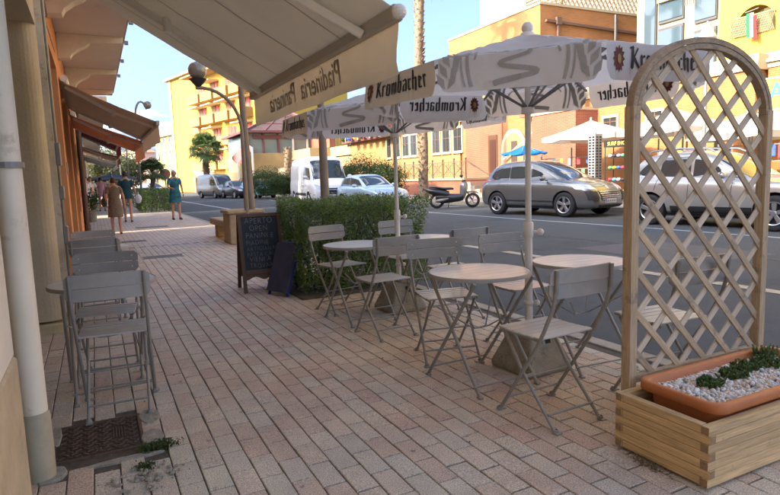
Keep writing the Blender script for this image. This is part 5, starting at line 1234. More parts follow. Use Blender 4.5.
    for z in Z:
        f = (top-z)/(top-bot)
        hx = np.interp(z, [bot, .62, .80, .95, 1.10, 1.28, 1.38, 1.44, 1.46], [.215, .205, .195, .185, .150, .178, .19, .13, .085]); hy = np.interp(z, [bot, .8, .95, 1.1, 1.28, 1.40, 1.46], [.165+abs(st)*.35, .15+abs(st)*.1, .145, .118, .135, .10, .07])
        yo = lean*np.interp(z, [1.0, 1.44], [0, 1]); rr = []
        for j in range(N+1):
            a = 2*math.pi*j/N; fl_ = 1+.035*math.sin(a*6+z*3)*max(0, (1.0-z)/.4); rr.append(((hx*math.cos(a)*fl_)*k, (yo+hy*math.sin(a)*fl_)*k, (z-.008*math.cos(2*a)*(1 if z > 1.4 else 0))*k))
        rows.append(rr)
    mb = MB().grid(rows)
    for s, pts in ((-1, aL), (1, aR)):
        a = Vector((s*.135, lean, 1.415)); b = Vector(pts[0]); e = a+(b-a)*.62; mb.tube([a*k, ((a+e)/2+Vector((s*.012, 0, .012)))*k, e*k], [.072*k, .068*k, .064*k], 12, cap=False)
    mb.build('dress' if not top_only else 'shirt', dress, t, smooth=True)
    sh = MB()
    for s, sy in ((-1, st), (1, -st)): sh.tube([(s*.105*k, (sy-.05)*k, .03*k), (s*.107*k, (sy+.04)*k, .035*k), (s*.112*k, (sy+.16)*k, .022*k)], [.036*k, .040*k, .028*k], 10)
    sh.build('shoes', mat('shoe%.3f' % shoes[0], shoes, .6), t, smooth=True)
    if bag:
        c = Vector(bag[0])*k; bgm = MB().sphere((0, 0, 0), .11, 10); bgm.v = [(c.x+x*.55, c.y+y*1.5, c.z+z*1.15) for x, y, z in bgm.v]
        b_ = thing('handbag', bag[2], 'bag', Vector(loc), rz); bgm.build('bag_body', bag[1], b_, smooth=True); MB().tube([c+Vector((0, -.12, .1)), c+Vector((.03, 0, .32)), c+Vector((0, .12, .1))], .01, 6).build('strap', bag[1], b_)
    if plastic:
        c = Vector(plastic[0])*k; pm2 = MB().sphere((0, 0, 0), .13, 12); pm2.v = [(c.x+x*.8*(1+.12*math.sin(z*40+y*30)), c.y+y*(1+.15*math.sin(x*37)), c.z+z*1.25) for x, y, z in pm2.v]
        b_ = thing('carrier_bag', plastic[1], 'bag', Vector(loc), rz); pm2.build('bag_body', mat('plastic_white', (.8, .8, .8), .5, trans=.3), b_, smooth=True); MB().tube([c+Vector((0, -.04, .14)), c+Vector((0, 0, .24)), c+Vector((0, .04, .14))], .012, 6).build('handles', mat('plastic_white', (.8, .8, .8)), b_)
    return t
HB = mat('hair_brown', (.07, .030, .015), .7, var=.3, scale=40, bump=.8, bscale=60); HG = mat('hair_pale', (.50, .48, .44), .7, var=.2, scale=30, bump=.8, bscale=50); HK = mat('hair_dark', (.03, .02, .015), .7)
DP = mat('dress_pattern', (.17, .13, .09), .85, var=.75, scale=34); DT = mat('dress_teal', (.02, .13, .16), .8, var=.9, scale=9); DTT = mat('dress_petrol', (.01, .05, .06), .85)
g1 = PZ(117.5, 234, 0)
figure('woman with short brown hair walking away in a patterned sleeveless dress', g1, R(4), 1.46, HB, DP, dict(step=.10, armL=[(-.24, -.06, 1.12), (-.22, .06, .92)], armR=[(.25, -.02, 1.14), (.27, .03, .86)]), .52, bag=((-.30, .04, .98), mat('bag_black', (.012, .012, .014), .5), 'black handbag held at the left hip of the woman in the patterned dress'), face=True)
g2 = PZ(177, 219.5, 0)
figure('woman in a short teal patterned dress walking towards us along the pavement edge', g2, R(188), 1.72, HG, DT, dict(step=.07, armL=[(-.24, .0, 1.15), (-.25, .08, .90)], armR=[(.24, .04, 1.14), (.16, .22, 1.10)]), .60)
g3 = PZ(129, 222, 0)
figure('person in a petrol blue top walking ahead of the patterned dress, carrying a white bag', g3, R(-6), 1.72, HK, DTT, dict(step=.12, armL=[(-.24, .02, 1.12), (-.26, .08, .86)], armR=[(.25, .0, 1.13), (.30, .08, .90)]), .80, plastic=((.36, .08, .78), 'white plastic carrier bag in the hand of the person in petrol blue'))
crowd = [(93, 214, 1.7, (.6, .6, .62), 'distant pedestrian in a white top by the left shops'), (99, 209, 1.65, (.10, .08, .22), 'distant pedestrian in dark blue among the shoppers at left'), (103, 211, 1.72, (.45, .25, .3), 'distant pedestrian in a pink top walking beside the one in dark blue'), (88.5, 216, 1.7, (.5, .5, .55), 'distant pedestrian in a pale grey top nearest the shop fronts'), (107, 206, 1.7, (.2, .3, .35), 'farthest pedestrian in blue grey under the dark parasol')]
for i, (px, py, h_, c, lb) in enumerate(crowd):
    g = PZ(px, py, 0); figure(lb, g, R(random.choice((0, 180, 170, 10))), h_, HK if i % 2 else HB, mat('top%d' % i, c, .85), dict(step=.08), .72, face=False, detail=False)
# ---------------------------------------------------------------- brick building opposite
BO = mat('sunlit_orange_brick', (.56, .27, .12), .9, var=.08, scale=2, bump=.2, bscale=30); BRK = mat('brown_brick', (.27, .095, .05), .9, var=.15, scale=6, bump=.3, bscale=40)
def brickmat(name, c1, c2, cm):
    m = bpy.data.materials.new(name); m.use_nodes = True; n = m.node_tree; b = n.nodes['Principled BSDF']; L = n.links.new
    g = n.nodes.new('ShaderNodeNewGeometry'); sp = n.nodes.new('ShaderNodeSeparateXYZ'); L(g.outputs['Position'], sp.inputs[0])
    ad = n.nodes.new('ShaderNodeMath'); ad.operation = 'ADD'; L(sp.outputs[0], ad.inputs[0]); L(sp.outputs[1], ad.inputs[1]); cb = n.nodes.new('ShaderNodeCombineXYZ'); L(ad.outputs[0], cb.inputs[0]); L(sp.outputs[2], cb.inputs[1])
    br = n.nodes.new('ShaderNodeTexBrick'); br.inputs['Color1'].default_value = c1+(1,); br.inputs['Color2'].default_value = c2+(1,); br.inputs['Mortar'].default_value = cm+(1,)
    br.inputs['Scale'].default_value = 1; br.inputs['Brick Width'].default_value = .25; br.inputs['Row Height'].default_value = .068; br.inputs['Mortar Size'].default_value = .006
    L(cb.outputs[0], br.inputs['Vector']); no = n.nodes.new('ShaderNodeTexNoise'); no.inputs['Scale'].default_value = .8; L(g.outputs['Position'], no.inputs['Vector'])
    mr = n.nodes.new('ShaderNodeMapRange'); mr.inputs['To Min'].default_value = .75; mr.inputs['To Max'].default_value = 1.25; L(no.outputs['Fac'], mr.inputs['Value'])
    hs = n.nodes.new('ShaderNodeHueSaturation'); L(br.outputs['Color'], hs.inputs['Color']); L(mr.outputs[0], hs.inputs['Value']); L(hs.outputs[0], b.inputs['Base Color']); b.inputs['Roughness'].default_value = .9
    _M[name] = m; return m
BO = brickmat('orange_brickwork', (.34, .14, .04), (.29, .115, .032), (.33, .20, .11)); BRK = brickmat('dark_brickwork', (.27, .085, .045), (.22, .07, .04), (.30, .17, .11))
PEACH = mat('peach_plaster', (.36, .20, .075), .9, var=.08, scale=1.5); YEL = mat('yellow_plaster', (.40, .28, .05), .9, var=.06, scale=1.2); CRT = mat('cream_cornice', (.38, .32, .21), .85, var=.06, scale=2)
BX = 20.0
bb_ = thing('brick_building', 'orange brick building with a tall flat-roofed block, behind the parked crossover', 'building', (BX, 27, 0))
bk = lambda *a: W(MB().box(*a[2:8]), a[0], a[1], bb_)
bk('wall', BO, BX, 34, 23, 31.2, 7.75, 9.3); bk('wall', BO, BX+.35, 34, 23.3, 31.2, 4.9, 7.35); bk('cornice', CRT, BX-.06, 34.1, 22.95, 31.4, 7.35, 7.75)
bk('parapet_cap', CRT, BX-.05, 34.1, 22.95, 31.3, 9.3, 9.42); bk('wall', BO, BX, 34, 12.4, 30, .0, 4.4); bk('cornice', CRT, BX-.10, 34, 12.3, 30.2, 4.4, 4.62); bk('cornice', CRT, BX-.06, 34, 12.3, 30.2, 4.62, 4.90)
bk('wall', PEACH, BX, 34, 30.2, 47, 0, 4.75); bk('cornice', CRT, BX-.12, 34, 30.2, 47.2, 4.75, 5.0); bk('wall', CRT, BX+1.2, 34, 31.4, 37, 5.0, 8.6)
# stepped white roof block and slatted screen
W(MB().box(BX+2.2, 32, 26.6, 31, 9.42, 12.2), 'roof_block', WHITEP, bb_); ls = MB()
for k in range(10): ls.box(BX+1.9, BX+2.0, 23.6, 26.4, 9.6+k*.17, 9.68+k*.17)
for y in (23.6, 25, 26.3): ls.box(BX+1.88, BX+2.02, y, y+.08, 9.42, 11.4)
W(ls, 'louvre_screen', mat('louvre', (.35, .27, .16), .8), bb_); W(MB().tube([(BX+2.3, 30.7, 12.2), (BX+2.3, 30.7, 13.1)], .04, 6).sphere((BX+2.3, 30.7, 13.1), .12, 6), 'vent_pipe', GRAYMETAL, bb_)
# roof terrace lattice along the face towards us
lt_ = MB()
for k in range(46):
    x = 20.4+k*.3; lt_.bar((x, 23.05, 9.42), (x+.75, 23.05, 10.5), .03, .05, (0, 1, 0)).bar((x+.75, 23.09, 9.42), (x, 23.09, 10.5), .03, .05, (0, 1, 0))
lt_.bar((20.3, 23.07, 10.52), (34, 23.07, 10.52), .08, .08)
W(lt_, 'terrace_lattice', mat('lattice_tan', (.30, .20, .10), .8), bb_)
# gutter, downpipe and square vents on the face towards us
W(MB().bar((20.3, 22.93, 8.55), (28.5, 22.93, 8.35), .14, .12).box(20.9, 21.2, 22.8, 22.94, 8.4, 8.75).box(20.99, 21.11, 22.83, 22.95, 5.0, 8.4), 'gutter', mat('gutter_brown', (.12, .07, .05), .6), bb_)
for x in (21.6, 22.9, 24.5): W(MB().box(x, x+.5, 22.93, 22.99, 7.0, 7.35), 'vent_hood', CRT, bb_)
W(MB().tube([(24.9, 22.85, 5), (24.9, 22.85, 9.2)], .09, 8), 'downpipe', mat('pipe_dark', (.04, .035, .03), .5), bb_)
# windows
def window(x, y0, y1, z0, z1, par, fr=CRT, gl=GLASS, mull=1, proud=.05):
    f = W(MB().box(x-proud, x+.02, y0-.12, y0, z0-.1, z1+.12).box(x-proud, x+.02, y1, y1+.12, z0-.1, z1+.12).box(x-proud, x+.02, y0, y1, z1, z1+.12).box(x-proud-.06, x+.02, y0-.15, y1+.15, z0-.16, z0-.1).box(x-proud, x+.02, y0, y1, z0-.1, z0), 'window', fr, par)
    W(MB().box(x-.006, x-.001, y0, y1, z0, z1), 'pane', gl, f)
    if mull: W(MB().box(x-.03, x-.007, (y0+y1)/2-.03, (y0+y1)/2+.03, z0, z1).box(x-.028, x-.008, y0, y1, z0+(z1-z0)*.6, z0+(z1-z0)*.6+.05), 'mullion', mat('mullion_brown', (.10, .05, .03), .6), f)
    return f
for a, b in ((454, 462), (443, 450), (433, 440), (411, 417), (403, 409), (394, 400), (387, 391)):
    y1 = PX(a, 140, BX).y; y0 = PX(b, 140, BX).y; window(BX, y0, y1, 2.7, 4.05, bb_)
for a, b in ((575, 590), (604, 617), (648, 662)):
    y1 = PX(a, 126, BX).y; y0 = PX(b, 126, BX).y; window(BX, y0, y1, 2.95, 3.45, bb_)
# recessed dark brick entrance
W(MB().box(BX-.03, BX+.02, PX(503, 140, BX).y, PX(466, 140, BX).y, 0, 4.38), 'recess_brick', BRK, bb_)
dr = W(MB().box(BX-.07, BX-.03, PX(498, 140, BX).y, PX(489, 140, BX).y, .9, 3.35), 'door', mat('door_brown', (.10, .04, .02), .5), bb_)
W(MB().box(BX-.10, BX-.07, PX(496.5, 140, BX).y, PX(491, 140, BX).y, 1.3, 3.1), 'door_panel', mat('door_brown2', (.06, .025, .015), .4), dr)
# arch
ya, yb2 = PX(524, 150, BX).y, PX(505, 150, BX).y; yc = (ya+yb2)/2; ra_ = (yb2-ya)/2; N = 16
arch = [(yc-ra_, 0), (yc+ra_, 0)]+[(yc+ra_*math.cos(math.pi*k/N), 2.55+ra_*math.sin(math.pi*k/N)) for k in range(N+1)]
ro = ra_+.22; arch2 = [(yc-ro, 0), (yc+ro, 0)]+[(yc+ro*math.cos(math.pi*k/N), 2.55+ro*math.sin(math.pi*k/N)) for k in range(N+1)]
fr_ = ((BX-.04, 0, 0), (0, 1, 0), (0, 0, 1), (-1, 0, 0)); W(MB().prism(arch2, .04, fr_), 'arch_surround', CRT, bb_)
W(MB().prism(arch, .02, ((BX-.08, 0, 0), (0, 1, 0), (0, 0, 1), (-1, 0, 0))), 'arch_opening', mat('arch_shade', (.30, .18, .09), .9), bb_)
W(MB().box(BX-.13, BX-.10, yc-.35, yc+.1, 1.0, 2.9), 'arch_door', mat('arch_door', (.07, .05, .04), .5), bb_)
# brown brick low wing with chimney-like stack near the white market canopies
W(MB().box(BX-1.3, BX, PX(598, 110, BX).y, PX(553, 110, BX).y, .1, 3.85), 'brick_wing', BRK, bb_); W(MB().box(BX-1.36, BX, PX(598.5, 110, BX).y, PX(552, 110, BX).y, 3.85, 3.97), 'wing_coping', CRT, bb_)
W(MB().lathe([(.16, 0), (.16, .7), (.22, .72), (.20, .95), (.10, 1.0)], (BX-.6, PX(588, 100, BX).y, 3.97), 10), 'flue', mat('flue_dark', (.10, .05, .04), .6), bb_)
W(MB().box(BX-.5, BX, PX(545, 110, BX).y, PX(527, 110, BX).y, 4.0, 4.4), 'dark_ledge', BRK, bb_)
# terrace, steps, railing
tr_ = thing('raised_terrace', 'raised terrace with brick front and steps below the ornate railing', 'terrace', (18, 32, 0))
yS = PX(466, 190, 17.8).y; yE = PX(488, 190, 17.8).y
W(MB().box(17.8, BX, yS, 47, 0, .95), 'terrace_wall', BRK, tr_); W(MB().box(17.79, 17.8, 33.5, 47, 0, .93), 'plaster_face', PEACH, tr_); W(MB().box(17.7, BX, yS, 47, .95, 1.06), 'coping', CRT, tr_)
for k in range(5): W(MB().box(17.8, BX, yS-.42*(k+1), yS-.42*k, 0, .95-.19*(k+0)-.10), 'step', CONC if k % 2 else mat('step_pink', (.45, .30, .22), .9, var=.1), tr_)
fe = thing('terrace_railing', 'dark ornamental iron railing with lattice panels along the terrace across the street', 'railing', (17.8, 36, 1.06)); IRON = mat('iron_grey', (.10, .085, .07), .6)
ys = np.arange(yS, 46.5, 1.15)
for i, y in enumerate(ys):
    W(MB().box(17.78, 17.84, y-.03, y+.03, 1.06, 2.05).sphere((17.81, y, 2.1), .06, 6), 'post', IRON, fe)
    if i+1 < len(ys):
        y2 = ys[i+1]; m = MB()
        m.bar((17.81, y, 1.96), (17.81, y2, 1.96), .04, .04).bar((17.81, y, 1.18), (17.81, y2, 1.18), .04, .04)
        m.bar((17.81, y, 1.2), (17.81, y2, 1.94), .02, .03, (1, 0, 0)).bar((17.81, y, 1.94), (17.81, y2, 1.2), .02, .03, (1, 0, 0))
        for k in range(5): yy = y+(k+1)*(y2-y)/6; m.bar((17.81, yy, 1.18), (17.81, yy, 1.96), .018, .018, (1, 0, 0))
        cy_ = (y+y2)/2; m.tube([(17.81, cy_+.22*math.cos(a), 1.57+.22*math.sin(a)) for a in [2*math.pi*k/12 for k in range(13)]], .012, 5)
        W(m, 'railing_panel', IRON, fe)
W(MB().bar((17.81, yS, 2.0), (17.81, yS-2.1, 1.15), .05, .05).box(17.78, 17.84, yS-2.13, yS-2.07, 0, 1.2), 'stair_rail', IRON, fe)
W(MB().tube([PX(503, 160, 19.7), PX(535, 130, 19.7), PX(560, 115, 19.7), PX(590, 113, 19.7)], .05, 6), 'ramp_rail', WHITEM, bb_)

# ---------------------------------------------------------------- glass stair tower and yellow building on the right
gt = thing('glass_stair_tower', 'pale stair tower with blue glass bays between the brick block and the yellow building', 'building', (24, 20, 0))
def gq(nm, m, px0, px1, X_, z0, z1, dx=.3):
    y1 = PX(px0, 30, X_).y; y0 = PX(px1, 30, X_).y; return W(MB().box(X_, X_+dx, y0, y1, z0, z1), nm, m, gt)
PALE = mat('pale_tower_wall', (.32, .28, .17), .85, var=.05)
W(MB().box(24.0, 32, PX(724, 30, 24).y, PX(637, 30, 24).y, 0, 13.5), 'wall', PALE, gt)
for (a, b, z0, z1) in ((644, 656, 5.5, 13), (658, 683, 5.5, 7.6), (658, 683, 7.8, 10.2), (658, 683, 10.4, 12.9), (694, 716, 5.4, 7.1), (694, 716, 7.4, 9.0), (694, 716, 10.2, 12.6)):
    f = gq('window', mat('frame_dark', (.06, .06, .06), .5), a, b, 23.9, z0, z1, .1); y1 = PX(a+.8, 30, 23.9).y; y0 = PX(b-.8, 30, 23.9).y; W(MB().box(23.86, 23.9, y0, y1, z0+.12, z1-.12), 'pane', GLASSB, f)
for z in (6.3, 8.7, 11.2): gq('spandrel', PALE, 656.5, 684, 23.7, z, z+.25, .3)
for k in range(5): gq('balcony_rail', GRAYMETAL, 684+k*2, 684.4+k*2, 23.6, 8.2, 9.3, .05)
yb_ = thing('yellow_building', 'yellow building with an arched loggia and a lettered shop sign, beyond the trellis', 'building', (20.6, 10, 0))
yl = PX(719, 30, 20.6).y
W(MB().box(20.45, 34, -4, yl+.1, 4.45, 4.62).box(20.35, 34, -4, yl+.15, 4.62, 4.74).box(20.5, 34, -4, yl+.1, 4.74, 4.95), 'string_course', CRT, yb_)
W(MB().box(20.5, 34, -4, 12.3, 0, 4.45), 'wall', BO, yb_)
# arched loggia
y1_ = PX(735, 30, 20.6).y; y0_ = PX(776, 22, 20.6).y; yc_ = (y0_+y1_)/2; rr_ = (y1_-y0_)/2; zb_ = PX(755, 34, 20.6).z
ap = [(yc_-rr_, zb_), (yc_+rr_, zb_)]+[(yc_+rr_*math.cos(math.pi*k/20), zb_+.25+rr_*1.0*math.sin(math.pi*k/20)) for k in range(21)]
ao = [(yc_-rr_-.12, zb_-.02), (yc_+rr_+.12, zb_-.02)]+[(yc_+(rr_+.12)*math.cos(math.pi*k/20), zb_+.25+(rr_+.12)*math.sin(math.pi*k/20)) for k in range(21)]
arc_ = [(yc_+rr_*math.cos(math.pi*k/20), zb_+.25+rr_*math.sin(math.pi*k/20)) for k in range(21)]
wl_ = MB().box(20.6, 21.3, -4, yc_-rr_, 4.95, 14).box(20.6, 21.3, yc_+rr_, yl, 4.95, 14).box(20.6, 21.3, yc_-rr_, yc_+rr_, 4.95, zb_)
for (a, b) in zip(arc_[:-1], arc_[1:]): wl_.prism([(b[0], b[1]), (a[0], a[1]), (a[0], 14), (b[0], 14)], .7, ((21.3, 0, 0), (0, 1, 0), (0, 0, 1), (-1, 0, 0)))
W(wl_, 'wall', YEL, yb_); lo = W(MB().box(23.2, 34, -4, yl, 4.95, 14).box(21.3, 23.2, yc_-rr_-.6, yc_+rr_+.6, zb_-.2, zb_), 'loggia', mat('loggia_back', (.35, .26, .10), .9), yb_)
lr = MB()
for k in range(26):
    y = yc_-rr_+k*2*rr_/26; lr.bar((20.52, y, zb_), (20.52, y+.22, zb_+.62), .02, .03, (1, 0, 0)).bar((20.53, y+.22, zb_), (20.53, y, zb_+.62), .02, .03, (1, 0, 0))
lr.bar((20.52, yc_-rr_, zb_+.63), (20.52, yc_+rr_, zb_+.63), .05, .05)
W(lr, 'loggia_lattice', mat('lattice_tan', (.30, .20, .10), .8), yb_)
W(MB().box(23.1, 23.19, yc_-.6, yc_+.5, zb_, zb_+2.0), 'loggia_door', DARK, yb_)
fg = thing('italian_flag', 'green white and red flag hanging in the arched loggia', 'flag', PX(749, 27, 20.3))
for k, c in enumerate(((.02, .30, .08), (.75, .75, .72), (.55, .03, .03))): MB().grid([[(0, .10-.12*k-.12*j/3+.02*math.sin(i), .45-i*.16-(.1 if k == 2 else 0)) for j in range(4)] for i in range(6)]).build('stripe', mat('flag%d' % k, c, .8, trans=.3), fg)
MB().tube([(0, .15, .5), (0, -.3, .55)], .015, 6).build('pole', GRAYMETAL, fg)
# lettered yellow sign
sgY = mat('sign_yellow', (.75, .52, .05), .6, var=.1, scale=8); sp0 = PX(730, 93, 20.2); sy1 = PX(729, 93, 20.2).y; sy0 = 7.6
sg = thing('shop_sign', 'long yellow shop sign with blue letters above the market stalls', 'shop sign', (20.2, (sy0+sy1)/2, 3.5))
za_, zb2 = PX(735, 113, 20.2).z, PX(735, 85, 20.2).z
W(MB().box(20.2, 20.34, sy0, sy1, za_, zb2), 'sign_board', sgY, sg); W(MB().box(20.17, 20.2, sy0-.05, sy1+.05, zb2, zb2+.06).box(20.17, 20.2, sy0-.05, sy1+.05, za_-.06, za_), 'sign_edge', CRT, sg)
text_obj('lettering', 'MARKET', .80, mat('sign_blue', (.04, .25, .50), .6), sg, (20.19, PX(749.5, 98, 20.2).y, (za_+zb2)/2-.2), (0, -1, 0), (0, 0, 1), align='LEFT', bold=.012)
text_obj('small_lettering', 'MINI', .22, mat('sign_red', (.5, .05, .03), .6), sg, (20.19, PX(733, 92, 20.2).y, (za_+zb2)/2+.1), (0, -1, 0), (0, 0, 1), align='LEFT')
# striped shop canopy below the sign
cy = thing('shop_canopy', 'pale striped canopy over the market stalls below the yellow sign', 'canopy', (20, 10, 2.6))
for k in range(22): 
    y = 6.0+k*.32; W(MB().add([(20.45, y, 3.05), (18.6, y, 2.55), (18.6, y+.31, 2.55), (20.45, y+.31, 3.05), (18.6, y, 2.3), (18.6, y+.31, 2.3)], [(0, 1, 2, 3), (1, 4, 5, 2)]), 'stripe', mat('canopy_yellow', (.70, .56, .30), .8, trans=.3) if k % 2 else mat('canopy_cream', (.72, .66, .52), .8, trans=.3), cy)
for y in (6.2, 9.5, 12.7): W(MB().tube([(18.62, y, .08), (18.62, y, 2.5)], .04, 8), 'canopy_post', WHITEM, cy)
# cream globe lamp above the trellis
gl = thing('twin_globe_lamp', 'clear bell-shaped lamp on a tall thin pole above the trellis arch', 'street lamp', (PX(707, 40, 14.6).x, PX(707, 40, 14.6).y, .08)); zz = PX(706, 30, 14.6).z
MB().tube([(0, 0, 0), (0, 0, zz-.55)], .05, 8).build('post', GRAYMETAL, gl); MB().lathe([(.02, 0), (.24, .02), (.23, .08), (.14, .26), (.07, .40), (.03, .46)], (0, 0, zz-.35), 18).build('shade', mat('lamp_clear', (.30, .32, .32), .15, coat=.5), gl, smooth=True)
MB().sphere((0, 0, zz-.42), .12, 8).build('bulb', mat('lamp_white', (.7, .7, .66), .3), gl, smooth=True); MB().tube([(.3*math.cos(a), 0, zz-.3+.42*math.sin(a)) for a in [math.pi*k/10-math.pi*.5 for k in range(11)]], .02, 6).build('hoop', WHITEM, gl)

# ---------------------------------------------------------------- market parasols and racks
def market(lb, x, y, zt, r, drop, m, n=8, val=.18, pole=True, group='market parasols across the street', a0=0):
    t = thing('market_parasol', lb, 'parasol', (x, y, .08), 0, group); H = zt-.08
    C = [Vector((r*math.cos(R(a0+360*k/n)), r*math.sin(R(a0+360*k/n)), H-drop)) for k in range(n)]
    for k in range(n):
        p, q = C[k], C[(k+1) % n]; rows = []
        for j in range(7):
            f = j/6; a = Vector((0, 0, H))*(1-f)+p*f; b = Vector((0, 0, H))*(1-f)+q*f; rows.append([a*(1-g)+b*g+Vector((0, 0, -.06*math.sin(math.pi*g)*f-.05*math.sin(math.pi*f))) for g in (0, .25, .5, .75, 1)])
        rows.append([v+Vector((0, 0, -val)) for v in rows[-1]]); MB().grid(rows).build('canopy_panel', m, t, smooth=False)
    MB().tube([(0, 0, 0), (0, 0, H+.1)], .03, 8).build('pole', WHITEM, t)
    for k in range(n): MB().bar(Vector((0, 0, H-.03)), C[k]*.98, .02, .02).build('rib', GRAYMETAL, t)
    return t
MW = mat('market_canvas', (.52, .50, .43), .85, var=.05, scale=2, trans=.35); MBL = mat('beach_blue', (.01, .20, .50), .7, trans=.4)
c = PX(591, 120, 17.6); market('white market parasol right behind the parked crossover', 17.6, c.y, c.z, 1.9, .60, MW, 6, a0=10)
c = PX(676, 112, 16.6); market('second white market parasol, seen through the left half of the trellis', 16.6, c.y, c.z+.12, 1.75, .62, MW, 4, a0=40)
c = PX(748, 112, 16.8); market('third white market parasol, behind the right half of the trellis', 16.8, c.y, c.z, 1.6, .55, MW, 4, a0=42)
c = PX(524, 145, 16.2); market('bright blue beach parasol behind the roof of the parked crossover', 16.2, c.y, c.z, .95, .32, MBL, 8, val=.05)
def col_mat(i, c): return mat('goods%d' % i, c, .6)
GC = [(.55, .05, .08), (.05, .12, .45), (.65, .45, .05), (.1, .4, .15), (.6, .25, .4), (.03, .03, .04), (.55, .55, .55), (.1, .45, .5)]
c = PX(595, 165, 16.3); rk = thing('sunglasses_rack', 'tall turning display rack full of sunglasses under the white market parasol', 'display rack', (16.3, c.y, .08))
MB().tube([(0, 0, 0), (0, 0, 2.5)], .04, 8).lathe([(.3, 0), (.3, .04)], (0, 0, 0), 12, cap=True).build('pole', GRAYMETAL, rk)
MB().box(-.17, .17, -.17, .17, .35, 2.45).build('core_panel', mat('rack_white', (.22, .25, .27), .4), rk)
gm = MB()
for z in np.arange(.42, 2.4, .10):
    for s in (-1, 1):
        for q in (-.09, .07): gm.box(s*.175-.012, s*.175+.012, q-.035, q+.045, z, z+.045); gm.box(q-.035, q+.045, s*.175-.012, s*.175+.012, z, z+.045)
gm.build('sunglasses', mat('sunglass_dark', (.02, .015, .012), .2), rk)['kind'] = 'stuff'
c = PX(622, 165, 15.9); sh = thing('hat_shelf', 'black shelf rack of coloured hats and shoes with a dark lettered header', 'display rack', (15.9, c.y, .08))
for y in (-.55, .55):
    for x in (-.2, .2): MB().tube([(x, y, 0), (x, y, 2.1)], .02, 6).build('upright', mat('rack_black', (.02, .02, .02), .5), sh)
MB().box(-.22, .22, -.6, .6, 1.92, 2.15).build('header', mat('rack_black', (.02, .02, .02)), sh)
V, F = text_mb('SURF SHOP', .17, bold=.004, align='CENTER'); MB().add([(-.226, -x, 1.975+y) for x, y in V], F).build('lettering', mat('header_gold', (.6, .45, .1), .6), sh)
for k, z in enumerate((.35, .75, 1.15, 1.55)):
    s_ = MB().box(-.2, .2, -.54, .54, z, z+.02).build('shelf', mat('rack_black', (.02, .02, .02)), sh)
    for j in range(6): MB().sphere((-.05, -.45+j*.18, z+.08), .085, 6, .7).build('hat', col_mat((k*3+j) % 8, GC[(k*3+j) % 8]), s_, smooth=True)
# stall tables with heaped goods, along the pavement
stallm = [(536, 566, 148, 'stall of coloured bags and hats to the left of the sunglasses rack'), (566, 585, 150, 'small stall of brown and red goods beside the sunglasses rack'), (652, 676, 150, 'stall of green and yellow toys behind the lattice, left part'), (680, 708, 152, 'stall of red and dark clothes behind the middle of the lattice'), (710, 742, 148, 'stall of red beach goods behind the right part of the lattice'), (745, 779, 150, 'stall of dark goods and boxes at the far right behind the lattice')]
for i, (a, b, y_, lb) in enumerate(stallm):
    X_ = 17.0 if i < 2 else 16.0; p0, p1 = PX(b, y_, X_), PX(a, y_, X_); L_ = p1.y-p0.y; t = thing('market_stall', lb, 'market stall', (X_, p0.y, .08), 0, None)
    MB().box(-.4, .4, 0, L_, .75, .8).box(-.38, -.36, 0, L_, .1, .75).build('table', mat('stall_cloth', (.45, .42, .36), .85, var=.1), t)
    for z in (1.25, 1.7): MB().bar((.3, 0, z), (.3, L_, z), .03, .03).build('rail', GRAYMETAL, t)
    for y in (0, L_): MB().bar((.3, y, 0), (.3, y, 2.1), .04, .04).build('upright', GRAYMETAL, t)
    n_ = max(4, int(L_/.22)); rnd = random.Random(i)
    for j in range(n_):
        ci = rnd.randrange(8); MB().sphere((-.1+rnd.uniform(-.15, .1), (j+.5)*L_/n_, .88), rnd.uniform(.10, .14), 6, .8).build('goods', col_mat(ci, GC[ci]), t, smooth=True)
        ci = rnd.randrange(8); z = rnd.choice((1.25, 1.7)); MB().box(.26, .30, (j+.1)*L_/n_, (j+.85)*L_/n_, z-rnd.uniform(.25, .42), z-.02).build('hanging_goods', col_mat(ci, GC[ci]), t, bevel=.02)

